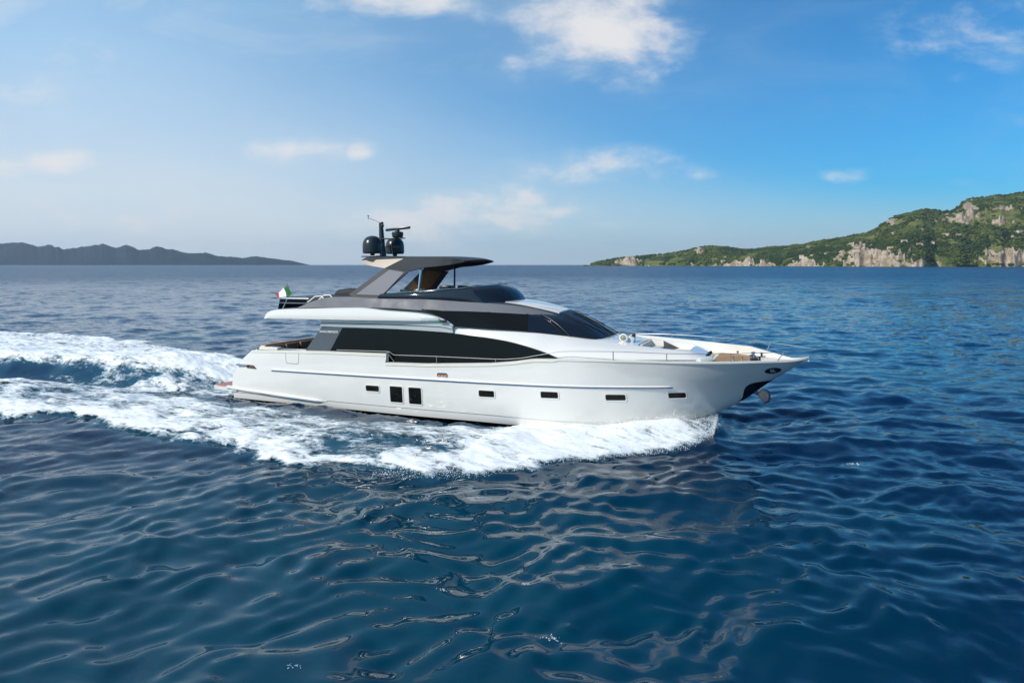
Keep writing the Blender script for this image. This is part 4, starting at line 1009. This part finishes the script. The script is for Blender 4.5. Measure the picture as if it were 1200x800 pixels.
for b_ in (.5, -.5): 
    m = MB(); m.tube([(-5.15, b_, 7.0), (-5.2, b_, 7.55)], [.012, .006], 5); m.build("whip_aerial", WTEXT, yacht)
# flag staff, flag
m = MB(); m.tube([(-9.82, 1.45, 4.95), (-10.2, 1.46, 5.62)], .020, 8); m.lathe((-10.2, 1.46, 5.60), [(.03, 0), (.035, .03), (.01, .06)], 8); stf = m.build("flagstaff", TEAK, yacht)
n, k_ = 28, 10; fg = np.zeros((n, k_, 3))
for i in range(n):
    for j in range(k_):
        s_, t_ = i / (n - 1), j / (k_ - 1)
        base = np.array([-10.18 + .24 * t_, 1.46, 5.56 - .42 * t_])
        fg[i, j] = base + np.array([-.74 * s_ + .06 * math.sin(7 * s_ + 2 * t_), .10 * math.sin(9 * s_ + 3 * t_) * (.3 + s_), -.50 * s_ ** 1.1 - .05 * math.sin(11 * s_)- .12 * t_ * s_])
mats_ = []
m = MB(); F_ = []
for i in range(n - 1):
    mi = 0 if i < 9 else 1 if i < 18 else 2
    m.grid(fg[i:i + 2], mi); m.grid(fg[i:i + 2] + [0, .004, 0], mi)
m.build("flag", [GREEN, WCLOTH, RED], yacht, angle=80, weld=.0005)

# --- cockpit aft
m = MB(); m.box((-10.72, 0, 2.2), (.30, 5.3, .85), bev=.05); m.build("transom_bulwark", WHITE, yacht)
m = MB(); m.box((-10.72, -.1, 2.645), (.36, 5.4, .04), bev=.012); m.build("transom_cap", TEAK, yacht)
for k, c_ in enumerate(np.linspace(-2.2, 2.0, 5)):
    m = MB(); m.box((-10.42, c_, 2.34), (.22, .80, .50), bev=.06, ry=-.12); m.build("sofa_cushion", CUSH, yacht)
m = MB(); m.box((-10.15, -.1, 1.98), (.75, 4.9, .42), bev=.05); m.build("cockpit_sofa", CUSH, yacht)
m = MB(); m.box((-8.9, 0, 2.30), (.8, 1.9, .06), bev=.02); m.box((-8.9, 0, 2.0), (.2, .5, .55)); m.build("cockpit_table", TEAK, yacht)
m = MB(); m.box((-10.05, 2.80, 2.52), (1.15, .36, .16), bev=.05); m.build("mooring_locker", CREAM, yacht)
m = MB(); m.box((-8.65, 2.82, 2.42), (1.5, .08, .05), bev=.012); m.box((-8.65, 2.80, 2.53), (1.6, .06, .05), bev=.02)
for a_ in (-9.35, -8.55, -7.95): m.box((a_, 2.80, 2.47), (.06, .06, .14))
m.build("gate_rail", STEEL, yacht)
m = MB()
for a_ in (-11.0, -10.72): m.lathe((a_, 2.72, 2.38), [(.06, 0), (.05, .04), (.03, .07), (.03, .15), (.06, .17), (.02, .20)], 12)
m.tube([(-11.12, 2.72, 2.50), (-10.60, 2.72, 2.50)], .02, 6); m.build("stern_cleat", STEEL, yacht)

# --- hand rails and pulpit
RS = [(-5.9, 3.06, 2.62), (-3.15, 3.08, 2.64), (-2.7, 3.08, 2.50), (-.7, 3.08, 2.51), (2.1, 3.08, 2.50), (3.1, 3.08, 2.56), (3.95, 3.07, 2.71), (4.6, 3.05, 2.83), (5.06, 2.99, 2.90), (5.8, 2.93, 2.925), (7.1, 2.74, 2.935), (9.05, 2.2, 2.86), (10.4, 1.74, 2.84), (11.4, 1.34, 2.84), (12.4, .84, 2.845), (13.25, .42, 2.85)]
C_ = curve(RS, 120)
m = MB(); m.tube(C_, .0115, 8)
for a_ in (-3.14, -.76, 2.1): 
    i = int(np.argmin(abs(C_[:, 0] - a_))); p = C_[i]; m.tube([p, (p[0], p[1] - .02, float(np.interp(p[0], *zip(*WCUT[2:-2]))) if p[0] > -3.1 else 2.5)], .018, 6)
m.tube([(-3.15, 3.08, 2.62), (-2.72, 3.1, 2.16)], .016, 6)
for a_ in (7.0, 9.05, 11.25, 13.15):
    i = int(np.argmin(abs(C_[:, 0] - a_))); p = C_[i]; sv_ = pch(SHEER, np.array([p[0] - (.0 if a_ < 12 else .28)]))[0]
    m.tube([p, (p[0] - (0 if a_ < 12 else .28), max(sv_[0] - .06, .06), sv_[1])], .02, 6)
m.build("side_rail", RAILM, yacht)
RP = [(6.6, -2.86, 3.10), (8.2, -2.48, 3.14), (10.4, -1.78, 3.12), (11.8, -1.16, 3.08), (12.9, -.66, 3.04), (13.8, -.24, 2.985), (14.15, 0, 2.955), (13.9, .16, 2.92), (13.25, .42, 2.85)]
C_ = curve(RP, 90); m = MB(); m.tube(C_, .012, 8)
for a_, rk_ in ((8.4, 0), (10.4, 0), (12.6, .22)):
    i = int(np.argmin(abs(C_[:60, 0] - a_))); p = C_[i]; sv_ = pch(SHEER, np.array([p[0] - rk_]))[0]; m.tube([p, (p[0] - rk_, -max(sv_[0] - .06, .05), sv_[1] + .02)], .02, 6)
m.build("pulpit_rail", STEEL, yacht)
us = np.linspace(7.75, 10.0, 20); m = MB(); m.tube([(a_, float(np.interp(a_, [7.75, 8.5, 9.6, 10.25], [2.36, 2.10, 1.76, 1.55])), 2.56) for a_ in us], .022, 6); m.build("toe_rail", STEEL, yacht)
m = MB(); m.box((10.35, 1.35, 2.60), (.5, .26, .20), bev=.06, rz=-.3); m.build("deck_locker", FASC, yacht)
# windlass, bollards
for b_ in (.45, -.45):
    m = MB(); m.lathe((11.95, b_, 2.50), [(.14, 0), (.12, .05), (.07, .08), (.07, .16), (.11, .19), (.03, .22)], 16); m.build("windlass", STEEL, yacht)
for a_, b_ in ((11.3, .95), (11.62, .84), (12.25, .62), (11.3, -.95), (12.25, -.62)):
    m = MB(); m.lathe((a_, b_, 2.50), [(.05, 0), (.04, .05), (.04, .13), (.07, .15), (.02, .18)], 12); m.build("bollard", GOLD if a_ < 11.9 else BLACK, yacht)
m = MB(); m.box((12.05, .62, 2.56), (.3, .16, .12), bev=.03); m.build("chain_stopper", BLACK, yacht)

# --- anchor pocket, anchor and bow badge
wz = np.linspace(.80, 1.70, 22)
bu = pch([(.80, 11.40), (.95, 11.55), (1.15, 11.60), (1.35, 11.66), (1.52, 11.80), (1.62, 12.05), (1.665, 12.4), (1.70, 12.66)], wz); su = pch(STEMP, wz) + .012
for sd_ in (1, -1):
    G = np.stack([np.stack([bu + (su - bu) * k, np.zeros_like(wz), wz], -1) for k in np.linspace(0, 1, 12)])
    G[..., 1] = hull_v(np.minimum(G[..., 0], pch(STEMP, wz)[None] - .0), G[..., 2]) + .014
    if sd_ < 0: G = mir(G)
    m = MB(); m.grid(G); m.build("anchor_pocket_shade", DGLASS, yacht)  # dark sheet on the hull skin, shade of the recess put into its colour
m = MB(); m.tube([(11.9, 0, 1.25), (12.25, 0, 1.02), (12.48, 0, .86)], [.055, .05, .05], 8); m.box((11.85, 0, 1.30), (.30, .24, .14), bev=.03, ry=.6); an = m.build("anchor", ASTEEL, yacht); an.location = (-.16, 0, .12)
m = MB()
for sd_ in (1, -1):
    m.prism([(12.20, 0, .98), (12.46, sd_ * .05, 1.22), (12.68, sd_ * .30, 1.10), (12.72, sd_ * .26, .80), (12.50, sd_ * .04, .66)], (.03, 0, -.03))
m.build("fluke", ASTEEL, an)
def oval(c, ru, rw, n=24, sk=0): return [(c[0] + ru * math.cos(2 * math.pi * k / n) + sk * math.sin(2 * math.pi * k / n) * rw, c[1] + rw * math.sin(2 * math.pi * k / n)) for k in range(n)]
bc = (12.72, 2.12); a = on_hull(oval(bc, .29, .125, sk=.5), .004, 1); m = MB(); m.prism(a, offs(.018)); bd = m.build("bow_badge", BLACK, yacht)
p0 = on_hull([bc], .03, 1)[0]; pu = on_hull([(bc[0] + .2, bc[1])], .03, 1)[0] - p0; pw = on_hull([(bc[0], bc[1] + .1)], .03, 1)[0] - p0
text("SL", .19, bd, WTEXT, p0, pu / np.linalg.norm(pu) * 1.35, pw / np.linalg.norm(pw), name="badge_letters")
